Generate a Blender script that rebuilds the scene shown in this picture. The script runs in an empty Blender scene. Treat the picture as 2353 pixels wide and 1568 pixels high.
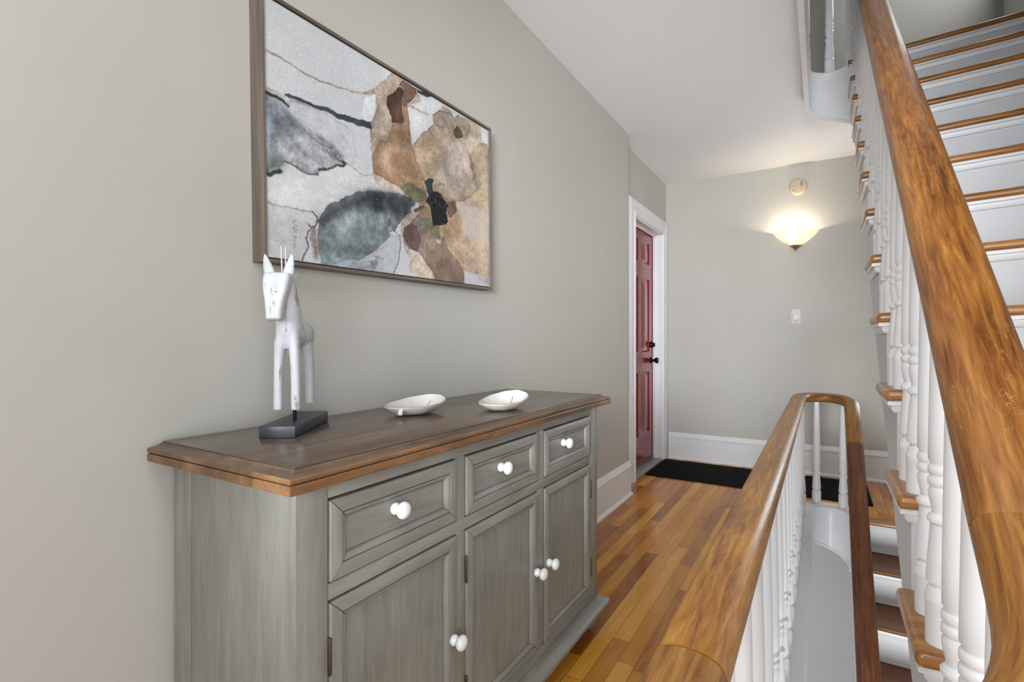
import bpy, bmesh, math, random
import numpy as np
from mathutils import Vector, Matrix
random.seed(7)
SC = bpy.context.scene
COL = SC.collection
PI = math.pi

# ------------------------------------------------------------------ camera, world, lights, exposure
EYE = 1.12
YAW = 0.547
cam_data = bpy.data.cameras.new('camera')
cam_data.sensor_width = 36.0
cam_data.lens = 1168.0 / 2353.0 * 36.0
cam_data.clip_start = 0.02
cam = bpy.data.objects.new('camera', cam_data)
cam.location = (0, 0, EYE)
cam.rotation_euler = (PI / 2, 0, YAW)
COL.objects.link(cam)
SC.camera = cam

world = bpy.data.worlds.new('world')
SC.world = world
world.use_nodes = True
bg = world.node_tree.nodes['Background']
bg.inputs[0].default_value = (0.93, 0.96, 1.0, 1)
bg.inputs[1].default_value = 0.6

SC.view_settings.view_transform = 'Standard'
SC.view_settings.look = 'None'
SC.view_settings.gamma = 1.0
SC.view_settings.use_curve_mapping = False
SC.view_settings.exposure = 0.0


def area_light(name, loc, rot, sx, sy, watts, col=(1, 1, 1), spread=PI):
    d = bpy.data.lights.new(name, 'AREA')
    d.shape = 'RECTANGLE'
    d.size, d.size_y = sx, sy
    d.energy = watts
    d.color = col
    d.spread = spread
    o = bpy.data.objects.new(name, d)
    o.location = loc
    o.rotation_euler = rot
    COL.objects.link(o)
    return o


DAY = (0.90, 0.953, 1.0)
# fill for an unseen window added at the near end, behind the camera
area_light('end_window_fill', (-0.10, -5.82, 1.50), (PI / 2, 0, 0), 1.9, 1.9, 6, DAY)
# side fill lamp added at an invented opening on the right, behind the camera
area_light('side_fill', (1.10, -1.15, 1.20), (PI / 2, 0, math.radians(42)), 2.1, 1.9, 36, DAY, math.radians(150))
# added fill lamps: from overhead, down the hall, at its far end, onto the ceiling
area_light('overhead_fill', (-0.20, -0.15, 2.56), (0, 0, 0), 0.7, 0.7, 12, DAY)
area_light('forward_fill', (0.10, -0.9, 1.62), (math.radians(94), 0, math.radians(12)), 0.7, 0.7, 13.5, DAY, math.radians(50))
area_light('far_fill', (-0.42, -0.8, 1.30), (math.radians(83), 0, math.radians(4)), 0.5, 0.5, 3.4, DAY, math.radians(34))
area_light('upward_fill', (0.25, -0.9, 1.6), (PI, 0, 0), 0.7, 0.7, 6, DAY, math.radians(110))
# extra fill lamp added to brighten the balusters from the left of the camera
area_light('stair_fill', (-0.55, -0.7, 1.45), (math.radians(72), 0, math.radians(-24)), 0.6, 0.6, 2.0, DAY, math.radians(62))
# daylight from the window on the landing, behind the upper flight
area_light('landing_window_daylight', (0.80, 4.93, 1.42), (-PI / 2, 0, 0), 0.46, 1.1, 12, DAY)
# fill lamps added for the upper hall and for the hall below
area_light('upper_hall_fill', (1.08, 4.35, 4.2), (0, PI / 2, 0), 1.0, 0.9, 20, DAY)
area_light('lower_hall_fill', (0.3, 0.6, -1.2), (math.radians(75), 0, 0), 1.2, 1.0, 85, DAY)

# ------------------------------------------------------------------ materials


def lin(c):
    def f(v):
        v /= 255.0
        return v / 12.92 if v <= 0.04045 else ((v + 0.055) / 1.055) ** 2.4
    return (f(c[0]), f(c[1]), f(c[2]), 1.0)


class NT:
    """small node-graph helper"""

    def __init__(self, name):
        self.m = bpy.data.materials.new(name)
        self.m.use_nodes = True
        self.t = self.m.node_tree
        self.b = self.t.nodes['Principled BSDF']

    def n(self, kind, **kw):
        nd = self.t.nodes.new(kind)
        for k, v in kw.items():
            if k.startswith('i_'):
                key = k[2:]
                key = int(key) if key.isdigit() else key.replace('_', ' ')
                nd.inputs[key].default_value = v
            else:
                setattr(nd, k, v)
        return nd

    def l(self, a, b):
        self.t.links.new(a, b)

    def set(self, **kw):
        for k, v in kw.items():
            self.b.inputs[k.replace('_', ' ')].default_value = v

    def ramp(self, fac, stops):
        r = self.n('ShaderNodeValToRGB')
        e = r.color_ramp.elements
        while len(e) > 1:
            e.remove(e[-1])
        e[0].position, e[0].color = stops[0][0], lin(stops[0][1])
        for p, c in stops[1:]:
            q = e.new(p)
            q.color = lin(c)
        self.l(fac, r.inputs[0])
        return r.outputs[0]

    def coords(self, kind='Object', scale=(1, 1, 1), loc=(0, 0, 0)):
        tc = self.n('ShaderNodeTexCoord')
        mp = self.n('ShaderNodeMapping')
        mp.inputs['Scale'].default_value = scale
        mp.inputs['Location'].default_value = loc
        self.l(tc.outputs[kind], mp.inputs[0])
        return mp.outputs[0]

    def noise(self, vec, scale=5.0, detail=4.0, rough=0.5, dist=0.0):
        nz = self.n('ShaderNodeTexNoise')
        nz.inputs['Scale'].default_value = scale
        nz.inputs['Detail'].default_value = detail
        nz.inputs['Roughness'].default_value = rough
        nz.inputs['Distortion'].default_value = dist
        if vec is not None:
            self.l(vec, nz.inputs['Vector'])
        return nz.outputs[0]

    def math(self, op, a, b=None, c=None):
        m = self.n('ShaderNodeMath', operation=op)
        for i, v in enumerate((a, b, c)):
            if v is None:
                continue
            if isinstance(v, (int, float)):
                m.inputs[i].default_value = v
            else:
                self.l(v, m.inputs[i])
        return m.outputs[0]

    def mix(self, fac, a, b, mode='MIX'):
        m = self.n('ShaderNodeMix', data_type='RGBA', blend_type=mode)
        for i, v in ((0, fac), (6, a), (7, b)):
            if isinstance(v, (int, float)):
                m.inputs[i].default_value = v
            elif isinstance(v, tuple):
                m.inputs[i].default_value = v
            else:
                self.l(v, m.inputs[i])
        return m.outputs[2]

    def bump(self, h, strength=0.1, dist=0.002):
        b = self.n('ShaderNodeBump')
        b.inputs['Strength'].default_value = strength
        b.inputs['Distance'].default_value = dist
        self.l(h, b.inputs['Height'])
        self.l(b.outputs[0], self.b.inputs['Normal'])

    def color(self, c):
        if isinstance(c, tuple):
            self.b.inputs['Base Color'].default_value = c
        else:
            self.l(c, self.b.inputs['Base Color'])


def paint(name, c, rough=0.5, var=5, nscale=3.0, bump=0.04, bscale=160.0, stretch=(1, 1, 1), spec=0.5):
    t = NT(name)
    v = t.coords('Object', stretch)
    f = t.noise(v, nscale, 5, 0.6)
    d = tuple(max(0, x - var) for x in c)
    u = tuple(min(255, x + var) for x in c)
    t.color(t.ramp(f, [(0.3, d), (0.7, u)]))
    t.set(Roughness=rough, Specular_IOR_Level=spec)
    if bump:
        t.bump(t.noise(v, bscale, 2), bump, 0.001)
    return t.m


def wood(name, cols, kind='Object', stretch=(4, 60, 60), rough=0.3, coat=0.3, seed=0.0, scratches=False, bump=0.05, blotch=0.35):
    """varnished wood: streaks stretched along one axis, with slow blotches"""
    t = NT(name)
    v = t.coords(kind, stretch, (seed, seed * 1.7, seed * 0.6))
    fine = t.noise(v, 1.0, 6, 0.62, 0.6)
    v2 = t.coords(kind, tuple(s * 0.22 for s in stretch), (seed * 2, seed, 0))
    slow = t.noise(v2, 1.0, 4, 0.55, 0.8)
    f = t.math('ADD', t.math('MULTIPLY', fine, 1 - blotch), t.math('MULTIPLY', slow, blotch))
    n = len(cols)
    stops = [(0.33 + 0.34 * i / (n - 1), c) for i, c in enumerate(cols)]
    c = t.ramp(f, stops)
    if scratches:
        vs = t.coords(kind, (3, 9, 9), (seed, 3.3, 0))
        s = t.noise(vs, 2.2, 3, 0.5, 2.5)
        a = t.math('ABSOLUTE', t.math('SUBTRACT', s, 0.5))
        m1 = t.math('LESS_THAN', a, 0.0018)
        vs2 = t.coords(kind, (1, 2, 2), (seed + 5, 1.3, 0))
        m2 = t.math('GREATER_THAN', t.noise(vs2, 3.0, 2), 0.60)
        c = t.mix(t.math('MULTIPLY', t.math('MULTIPLY', m1, m2), 0.6), c, lin((205, 170, 125)))
    t.color(c)
    rr = t.math('ADD', t.math('MULTIPLY', slow, 0.18), rough - 0.09)
    t.l(rr, t.b.inputs['Roughness'])
    t.set(Coat_Weight=coat, Coat_Roughness=0.12)
    if bump:
        t.bump(fine, bump, 0.001)
    return t.m


def plain(name, c, rough=0.4, metal=0.0, coat=0.0, spec=0.5):
    t = NT(name)
    f = t.noise(t.coords('Object'), 40, 3)
    t.color(t.ramp(f, [(0.3, tuple(x * 0.95 for x in c)), (0.7, tuple(min(255, x * 1.05) for x in c))]))
    t.set(Roughness=rough, Metallic=metal, Coat_Weight=coat, Specular_IOR_Level=spec)
    return t.m


def strip_floor(name):
    t = NT(name)
    tc = t.n('ShaderNodeTexCoord')
    sep = t.n('ShaderNodeSeparateXYZ')
    t.l(tc.outputs['Object'], sep.inputs[0])
    W = 0.0615
    px = t.math('DIVIDE', t.math('ADD', sep.outputs[0], 10.02), W)
    ix = t.math('FLOOR', px)
    fx = t.math('FRACT', px)
    wn = t.n('ShaderNodeTexWhiteNoise', noise_dimensions='1D')
    t.l(ix, wn.inputs['W'])
    L = t.math('ADD', t.math('MULTIPLY', wn.outputs[0], 0.5), 0.55)
    py = t.math('DIVIDE', t.math('ADD', t.math('ADD', sep.outputs[1], 20.0), t.math('MULTIPLY', wn.outputs[0], 37.0)), L)
    iy = t.math('FLOOR', py)
    fy = t.math('FRACT', py)
    cv = t.n('ShaderNodeCombineXYZ')
    t.l(ix, cv.inputs[0])
    t.l(iy, cv.inputs[1])
    wn2 = t.n('ShaderNodeTexWhiteNoise', noise_dimensions='3D')
    t.l(cv.outputs[0], wn2.inputs['Vector'])
    board = wn2.outputs[0]
    # grain running along the boards, different in each board
    off = t.n('ShaderNodeVectorMath', operation='ADD')
    sc = t.n('ShaderNodeVectorMath', operation='MULTIPLY')
    sc.inputs[1].default_value = (46, 3.2, 1)
    t.l(tc.outputs['Object'], sc.inputs[0])
    sc2 = t.n('ShaderNodeVectorMath', operation='SCALE')
    sc2.inputs['Scale'].default_value = 31.0
    t.l(wn2.outputs[1], sc2.inputs[0])
    t.l(sc.outputs[0], off.inputs[0])
    t.l(sc2.outputs[0], off.inputs[1])
    grain = t.noise(off.outputs[0], 1.0, 5, 0.6, 1.2)
    sc3 = t.n('ShaderNodeVectorMath', operation='MULTIPLY')
    sc3.inputs[1].default_value = (7, 2.2, 1)
    t.l(tc.outputs['Object'], sc3.inputs[0])
    blot = t.noise(sc3.outputs[0], 1.0, 4, 0.6, 0.7)
    f = t.math('ADD', t.math('ADD', t.math('MULTIPLY', board, 0.42), t.math('MULTIPLY', grain, 0.36)), t.math('MULTIPLY', blot, 0.30))
    c = t.ramp(f, [(0.24, (120, 64, 14)), (0.42, (170, 104, 28)), (0.55, (200, 132, 40)), (0.68, (220, 154, 54)), (0.85, (236, 180, 84))])
    # joints between boards
    gx = t.math('LESS_THAN', t.math('MINIMUM', fx, t.math('SUBTRACT', 1.0, fx)), 0.016)
    gyd = t.math('MULTIPLY', t.math('MINIMUM', fy, t.math('SUBTRACT', 1.0, fy)), L)
    gy = t.math('LESS_THAN', gyd, 0.0011)
    gap = t.math('MAXIMUM', gx, gy)
    c = t.mix(t.math('MULTIPLY', gap, 0.72), c, lin((58, 32, 16)))
    t.color(c)
    r = t.math('ADD', t.math('MULTIPLY', blot, 0.22), 0.10)
    t.l(r, t.b.inputs['Roughness'])
    t.set(Coat_Weight=0.15, Coat_Roughness=0.12, Specular_IOR_Level=0.3)
    h = t.math('SUBTRACT', t.math('MULTIPLY', grain, 0.25), t.math('MULTIPLY', gap, 1.0))
    t.bump(h, 0.25, 0.001)
    return t.m


M = {}
M['wall'] = paint('warm_grey_wall_paint', (191, 188, 180), 0.55, 3, 1.3, 0.05, 130)
M['wall_up'] = paint('dimmed_upper_wall_paint', (152, 147, 138), 0.6, 3, 1.3, 0.04, 130)  # same wall paint, darkened to stand in for the dim upper hall
M['wall_low'] = paint('grey_lower_wall_paint', (226, 227, 230), 0.6, 2, 1.3, 0.03, 130)
M['ceiling'] = paint('white_ceiling_paint', (240, 240, 241), 0.7, 2, 1.2, 0.05, 90)
M['riser'] = paint('white_riser_enamel', (212, 213, 215), 0.4, 3, 2.5, 0.05, 60)
M['trim'] = paint('white_trim_enamel', (236, 236, 237), 0.32, 3, 2.5, 0.05, 60)
M['string'] = paint('grey_white_string_enamel', (200, 201, 203), 0.4, 3, 2.5, 0.05, 60)
M['floor'] = strip_floor('maple_strip_floor')
M['tread'] = wood('varnished_stair_tread', [(112, 68, 28), (160, 106, 50), (190, 136, 74)], 'Object', (5, 70, 40), 0.3, 0.3, 2.0)
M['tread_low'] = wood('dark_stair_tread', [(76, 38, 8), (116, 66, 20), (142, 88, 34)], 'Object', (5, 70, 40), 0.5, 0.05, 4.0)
M['door'] = plain('red_door_enamel', (138, 17, 23), 0.2, 0, 0.15, 0.35)
M['black_metal'] = plain('black_metal', (22, 22, 23), 0.25, 0.7)
M['threshold'] = plain('grey_threshold', (150, 150, 152), 0.4)
M['sweep'] = plain('dark_door_sweep', (92, 98, 98), 0.5)
M['porcelain'] = plain('white_porcelain', (236, 236, 234), 0.12, 0, 0.6)
M['hinge'] = plain('antique_hinge_metal', (92, 78, 64), 0.4, 0.7)
M['slate'] = plain('charcoal_lacquer', (52, 56, 64), 0.35)
M['plastic'] = plain('white_switch_plastic', (218, 216, 208), 0.35)
M['detector'] = plain('cream_detector_plastic', (208, 186, 162), 0.45)
M['detector_mark'] = plain('dark_detector_marks', (96, 82, 68), 0.5)
M['bronze'] = plain('bronze_finial', (132, 106, 78), 0.35, 0.35)
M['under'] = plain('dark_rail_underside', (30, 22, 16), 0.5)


def rail_wood(name, seed, cols):
    return wood(name, cols, 'UV', (13, 150, 1), 0.42, 0.12, seed, True, 0.04, 0.45)


RAIL_COLS = [(82, 46, 14), (126, 78, 26), (156, 106, 42), (180, 132, 66)]
M['rail_near'] = rail_wood('varnished_rail', 1.3, [(94, 52, 14), (146, 92, 28), (180, 124, 46), (202, 150, 72)])
M['rail_turn'] = rail_wood('varnished_rail_turn', 6.1, RAIL_COLS)
M['rail_up'] = rail_wood('varnished_rail_up', 9.7, [(72, 38, 12), (114, 67, 24), (142, 92, 38), (170, 120, 60)])
M['rail_down'] = rail_wood('shade_darkened_rail', 3.9, [(56, 26, 8), (88, 46, 18), (112, 64, 28), (132, 82, 42)])  # rail wood with the shadow on the falling length put into its tones


def grey_paint(name, stretch):
    t = NT(name)
    v = t.coords('Object', stretch)
    f = t.noise(v, 1.0, 6, 0.65, 0.4)
    g = t.noise(t.coords('Object', (3, 3, 3)), 1.5, 4)
    h = t.math('ADD', t.math('MULTIPLY', f, 0.6), t.math('MULTIPLY', g, 0.4))
    t.color(t.ramp(h, [(0.32, (118, 117, 109)), (0.5, (138, 137, 129)), (0.68, (154, 153, 146))]))
    t.set(Roughness=0.36, Specular_IOR_Level=0.5)
    t.bump(f, 0.06, 0.001)
    return t.m


M['grey_v'] = grey_paint('grey_glazed_paint_upright', (60, 60, 5))
M['grey_h'] = grey_paint('grey_glazed_paint_level', (60, 5, 60))
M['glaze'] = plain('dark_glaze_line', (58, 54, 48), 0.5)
M['top'] = wood('dark_walnut_top', [(66, 50, 38), (88, 70, 56), (108, 90, 75)], 'Object', (30, 3, 30), 0.28, 0.25, 1.0, False, 0.03)
M['top_edge'] = wood('honey_brown_top_edge', [(66, 44, 25), (112, 79, 48), (152, 113, 76)], 'Object', (40, 9, 40), 0.34, 0.2, 5.0, False, 0.03, 0.6)
M['cove'] = wood('brown_grey_top_cove', [(62, 46, 34), (92, 71, 52), (118, 95, 73)], 'Object', (40, 9, 40), 0.34, 0.2, 7.0, False, 0.03, 0.6)
M['frame'] = wood('grey_brown_frame_wood', [(84, 74, 66), (112, 100, 90), (138, 126, 115)], 'Object', (50, 3, 50), 0.55, 0.0, 2.0, False, 0.08)
M['frame_v'] = wood('grey_brown_frame_wood_upright', [(84, 74, 66), (112, 100, 90), (138, 126, 115)], 'Object', (50, 50, 3), 0.55, 0.0, 3.0, False, 0.08)
M['frame_gap'] = plain('black_frame_rebate', (22, 20, 19), 0.7)


def distressed():
    t = NT('distressed_white_paint')
    v = t.coords('Object', (90, 90, 16))
    n1 = t.noise(v, 1.0, 4, 0.6, 0.5)
    n2 = t.noise(t.coords('Object', (22, 22, 14)), 1.0, 3)
    m = t.math('MULTIPLY', t.math('GREATER_THAN', n1, 0.575), t.math('GREATER_THAN', n2, 0.49))
    base = t.ramp(t.noise(t.coords('Object', (50, 50, 10)), 1.0, 4), [(0.3, (184, 186, 190)), (0.7, (204, 206, 210))])
    t.color(t.mix(t.math('MULTIPLY', m, 0.8), base, lin((142, 130, 116))))
    t.set(Roughness=0.5)
    t.bump(n1, 0.12, 0.001)
    return t.m


M['horse'] = distressed()


def dish_glaze(rim):
    t = NT('crackled_white_glaze_' + rim)
    v = t.coords('Object', (1, 1, 1))
    vo = t.n('ShaderNodeTexVoronoi', feature='DISTANCE_TO_EDGE')
    vo.inputs['Scale'].default_value = 140
    t.l(v, vo.inputs['Vector'])
    cr = t.math('LESS_THAN', vo.outputs[0], 0.02)
    base = t.ramp(t.noise(v, 30, 4), [(0.3, (204, 202, 198)), (0.7, (221, 220, 217))])
    t.color(t.mix(t.math('MULTIPLY', cr, 0.28), base, lin((188, 180, 170))))
    t.set(Roughness=0.3, Coat_Weight=0.3)
    t.bump(t.noise(v, 60, 3), 0.15, 0.002)
    return t.m


M['dish'] = dish_glaze('body')
M['dish_rim'] = plain('tan_bare_clay_rim', (176, 150, 122), 0.5)
M['dish_vein'] = plain('grey_leaf_vein', (150, 145, 140), 0.5)


def mat_carpet():
    t = NT('black_carpet_pile')
    v = t.coords('Object')
    f = t.noise(v, 260, 3, 0.7)
    sp = t.math('GREATER_THAN', t.noise(v, 90, 2), 0.76)
    c = t.ramp(f, [(0.35, (12, 12, 12)), (0.7, (34, 34, 34))])
    t.color(t.mix(t.math('MULTIPLY', sp, 0.35), c, lin((120, 118, 112))))
    t.set(Roughness=0.95, Specular_IOR_Level=0.1)
    t.bump(f, 0.8, 0.004)
    return t.m


M['mat'] = mat_carpet()


def glass_shade():
    t = NT('opal_glass')
    t.color(lin((252, 244, 226)))
    t.set(Roughness=0.35, Transmission_Weight=0.0, Subsurface_Weight=0.0)
    t.b.inputs['Emission Color'].default_value = (1.0, 0.90, 0.72, 1)
    t.b.inputs['Emission Strength'].default_value = 0.15
    # thin translucent glass lit by the bulb inside
    tr = t.n('ShaderNodeBsdfTranslucent')
    tr.inputs[0].default_value = (1.0, 0.95, 0.85, 1)
    mx = t.n('ShaderNodeMixShader')
    mx.inputs[0].default_value = 0.3
    out = t.t.nodes['Material Output']
    t.l(t.b.outputs[0], mx.inputs[1])
    t.l(tr.outputs[0], mx.inputs[2])
    t.l(mx.outputs[0], out.inputs[0])
    return t.m


M['opal'] = glass_shade()


def art_paper():
    t = NT('watercolour_print')
    a = t.n('ShaderNodeAttribute', attribute_name='art')
    v = t.coords('Object')
    g = t.noise(v, 220, 3, 0.7)
    grain = t.ramp(g, [(0.3, (226, 226, 226)), (0.7, (255, 255, 255))])
    t.color(t.mix(1.0, a.outputs['Color'], grain, 'MULTIPLY'))
    t.set(Roughness=0.7, Specular_IOR_Level=0.25)
    t.bump(t.noise(v, 150, 3), 0.25, 0.002)
    return t.m


M['art'] = art_paper()

# ------------------------------------------------------------------ object helpers


def link(name, me, mat=None, parent=None):
    o = bpy.data.objects.new(name, me)
    COL.objects.link(o)
    if mat is not None:
        if not isinstance(mat, (list, tuple)):
            mat = [mat]
        if not me.materials:
            for m in mat:
                me.materials.append(m)
    if parent is not None:
        o.parent = parent
    return o


def root_matrix(o):
    m = Matrix()
    while o is not None:
        m = o.matrix_basis @ m
        o = o.parent
    return m


def obj(name, bm, mat, parent=None, smooth=40.0, world=True):
    """link the bmesh as one object; geometry is given in place and moved into the parent's frame"""
    bmesh.ops.recalc_face_normals(bm, faces=bm.faces)
    if parent is not None and world:
        bm.transform(root_matrix(parent).inverted())
    me = bpy.data.meshes.new(name)
    bm.to_mesh(me)
    bm.free()
    if smooth:
        for p in me.polygons:
            p.use_smooth = True
        me.set_sharp_from_angle(angle=math.radians(smooth))
    return link(name, me, mat, parent)


def tag(o, label, cat, group=None, kind=None):
    o['label'] = label
    o['category'] = cat
    if group:
        o['group'] = group
    if kind:
        o['kind'] = kind
    return o


def thing(name, label, cat, loc=(0, 0, 0), rotz=0.0, group=None, kind=None):
    o = bpy.data.objects.new(name, None)
    o.empty_display_size = 0.05
    o.location = loc
    o.rotation_euler = (0, 0, rotz)
    COL.objects.link(o)
    return tag(o, label, cat, group, kind)


def box(bm, x0, x1, y0, y1, z0, z1, bev=0.0, seg=2, mi=0):
    r = bmesh.ops.create_cube(bm, size=1.0)
    vs = r['verts']
    for v in vs:
        v.co = Vector(((x0 + x1) / 2 + v.co.x * (x1 - x0), (y0 + y1) / 2 + v.co.y * (y1 - y0), (z0 + z1) / 2 + v.co.z * (z1 - z0)))
    fs = {f for v in vs for f in v.link_faces}
    for f in fs:
        f.material_index = mi
    if bev > 0:
        es = list({e for v in vs for e in v.link_edges})
        bmesh.ops.bevel(bm, geom=es, offset=bev, segments=seg, profile=0.5, affect='EDGES')


def lathe(bm, prof, c=(0, 0, 0), seg=24, axis='z', cap=True, phi0=0.0, phi1=2 * PI):
    """prof: (height, radius); axis z, x or y (height grows along the axis; minus sign flips)"""
    full = abs(phi1 - phi0 - 2 * PI) < 1e-6
    n = seg if full else seg + 1
    rings = []
    for h, r in prof:
        ring = []
        for i in range(n):
            a = phi0 + (phi1 - phi0) * i / seg
            p, q = r * math.cos(a), r * math.sin(a)
            if axis == 'z':
                co = (c[0] + p, c[1] + q, c[2] + h)
            elif axis == 'x':
                co = (c[0] + h, c[1] + p, c[2] + q)
            elif axis == '-y':
                co = (c[0] + p, c[1] - h, c[2] + q)
            else:
                co = (c[0] + p, c[1] + h, c[2] + q)
            ring.append(bm.verts.new(co))
        rings.append(ring)
    for a, b in zip(rings, rings[1:]):
        for i in range(n if full else n - 1):
            j = (i + 1) % n
            bm.faces.new((a[i], a[j], b[j], b[i]))
    if cap and full:
        bm.faces.new(rings[0][::-1])
        bm.faces.new(rings[-1])
    return rings


def prism(bm, poly, axis, a, b, mi=0):
    """extrude a closed outline along an axis; poly is 2-D in the other two axes (x: (y,z), y: (x,z), z: (x,y))"""
    def co(p, t):
        if axis == 'x':
            return (t, p[0], p[1])
        if axis == 'y':
            return (p[0], t, p[1])
        return (p[0], p[1], t)
    A = [bm.verts.new(co(p, a)) for p in poly]
    B = [bm.verts.new(co(p, b)) for p in poly]
    fs = [bm.faces.new(A), bm.faces.new(B[::-1])]
    n = len(poly)
    for i in range(n):
        fs.append(bm.faces.new((A[i], B[i], B[(i + 1) % n], A[(i + 1) % n])))
    for f in fs:
        f.material_index = mi
    return fs


def sweep(bm, path, prof, closed_ends=True, up=Vector((0, 0, 1)), u0=0.0, uvscale=1.0, mi_fn=None):
    """sweep a closed outline (side, height) along a 3-D path, writing UV = (length, turn)"""
    uvl = bm.loops.layers.uv.verify()
    pts = [Vector(p) for p in path]
    n = len(pts)
    rings, us = [], []
    u = u0
    per = [0.0]
    for i in range(len(prof)):
        a, b = prof[i], prof[(i + 1) % len(prof)]
        per.append(per[-1] + math.hypot(a[0] - b[0], a[1] - b[1]))
    for i, p in enumerate(pts):
        if i:
            u += (pts[i] - pts[i - 1]).length
        t = (pts[min(i + 1, n - 1)] - pts[max(i - 1, 0)]).normalized()
        side = t.cross(up).normalized()
        nz = side.cross(t).normalized()
        rings.append([bm.verts.new(p + side * a + nz * b) for a, b in prof])
        us.append(u)
    m = len(prof)
    for i in range(n - 1):
        for j in range(m):
            k = (j + 1) % m
            f = bm.faces.new((rings[i][j], rings[i + 1][j], rings[i + 1][k], rings[i][k]))
            vals = ((us[i], per[j]), (us[i + 1], per[j]), (us[i + 1], per[j + 1]), (us[i], per[j + 1]))
            for lp, uv in zip(f.loops, vals):
                lp[uvl].uv = (uv[0] * uvscale, uv[1] * uvscale)
            if mi_fn:
                f.material_index = mi_fn(j)
    if closed_ends:
        bm.faces.new(rings[0][::-1])
        bm.faces.new(rings[-1])
    return rings


def loft(bm, rings, cap=True):
    R = [[bm.verts.new(p) for p in r] for r in rings]
    m = len(R[0])
    for a, b in zip(R, R[1:]):
        for j in range(m):
            k = (j + 1) % m
            bm.faces.new((a[j], a[k], b[k], b[j]))
    if cap:
        bm.faces.new(R[0][::-1])
        bm.faces.new(R[-1])


def oval(c, rx, ry, n=16, power=2.0, plane='xy'):
    out = []
    for i in range(n):
        a = 2 * PI * i / n
        ca, sa = math.cos(a), math.sin(a)
        p = math.copysign(abs(ca) ** (2 / power), ca) * rx
        q = math.copysign(abs(sa) ** (2 / power), sa) * ry
        if plane == 'xy':
            out.append((c[0] + p, c[1] + q, c[2]))
        elif plane == 'xz':
            out.append((c[0] + p, c[1], c[2] + q))
        else:
            out.append((c[0], c[1] + p, c[2] + q))
    return out


def BM():
    return bmesh.new()


def arc(cx, cy, rx, ry, a0, a1, n):
    return [(cx + rx * math.cos(a0 + (a1 - a0) * i / n), cy + ry * math.sin(a0 + (a1 - a0) * i / n)) for i in range(n + 1)]

# ------------------------------------------------------------------ the hall: dimensions
XL, XD, XR = -1.205, -1.285, 1.12        # near left wall, recessed door wall, right wall
YB, YJ, YR = 4.97, 3.60, -6.00           # back wall, end of the near left wall, wall behind the camera
ZC, ZU = 2.63, 2.80                      # ceiling, upper floor
ZT = 5.20
UP_G, UP_R, UP_Y = 0.232, 0.20, 3.63     # upper flight: going, rise, top nosing
DN_G, DN_R, DN_Y = 0.265, 0.20, 3.86     # lower flight
WX0, WX1 = -0.058, 0.16                  # stairwell edges in the floor
UX0 = -0.070                             # left edge of the opening in the ceiling


def nose_up(n):
    return UP_Y - UP_G * (14 - n)


def line_up(y):
    return 2.8 + UP_R / UP_G * (y - UP_Y)


def line_dn(y):
    return DN_R / DN_G * (y - DN_Y)


def struct(name, bm, mat, label, cat, smooth=30.0):
    return tag(obj(name, bm, mat, None, smooth), label, cat, kind='structure')


# floor slab with the long round-ended stairwell cut out
def slab(bm, xw, yn, yf, ystep, ytop, z0, z1, xl=-1.5, e=0.012):
    cx, r = (xw + WX1) / 2, (WX1 - xw) / 2 + e
    y0, y1 = YR - 0.1, YB + 0.1
    prism(bm, [(xl, y0), (cx - r, y0), (cx - r, y1), (xl, y1)], 'z', z0, z1)
    for sgn, yc, ye in ((-1, yn, y0), (1, yf, y1)):
        pts = arc(cx, yc, r, sgn * r, PI, 0, 20)
        for p, q in zip(pts, pts[1:]):
            prism(bm, [p, q, (q[0], ye), (p[0], ye)], 'z', z0, z1)
    prism(bm, [(cx + r, y0), (XR + 0.02, y0), (XR + 0.02, ystep), (cx + r, ystep)], 'z', z0, z1)
    prism(bm, [(cx + r, ytop), (XR + 0.02, ytop), (XR + 0.02, y1), (cx + r, y1)], 'z', z0, z1)
    bmesh.ops.remove_doubles(bm, verts=bm.verts, dist=1e-5)
    bm.verts.index_update()
    dup = {}
    for f in bm.faces:
        dup.setdefault(frozenset(v.index for v in f.verts), []).append(f)
    kill = [f for fs in dup.values() if len(fs) > 1 for f in fs]
    bmesh.ops.delete(bm, geom=kill, context='FACES_ONLY')


bm = BM()
slab(bm, WX0, 0.5, 3.94, 0.64, 3.932, -0.17, 0.0)
struct('floor', bm, M['floor'], 'honey brown strip wood floor of the hall', 'floor', 0)

bm = BM()
slab(bm, UX0, 0.5, 3.63, 0.45, 3.702, ZC, ZU)
struct('ceiling', bm, M['ceiling'], 'white ceiling above the hall', 'ceiling', 0)

bm = BM()
box(bm, -1.5, XR, YR, YB, -2.9, -2.8)
struct('floor_lower', bm, M['wall_low'], 'grey floor of the hall below', 'floor')
bm = BM()
box(bm, -1.5, XR + 0.1, YR, YB + 0.1, ZT, ZT + 0.1)
struct('ceiling_upper', bm, M['ceiling'], 'white ceiling of the upper hall', 'ceiling')

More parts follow.
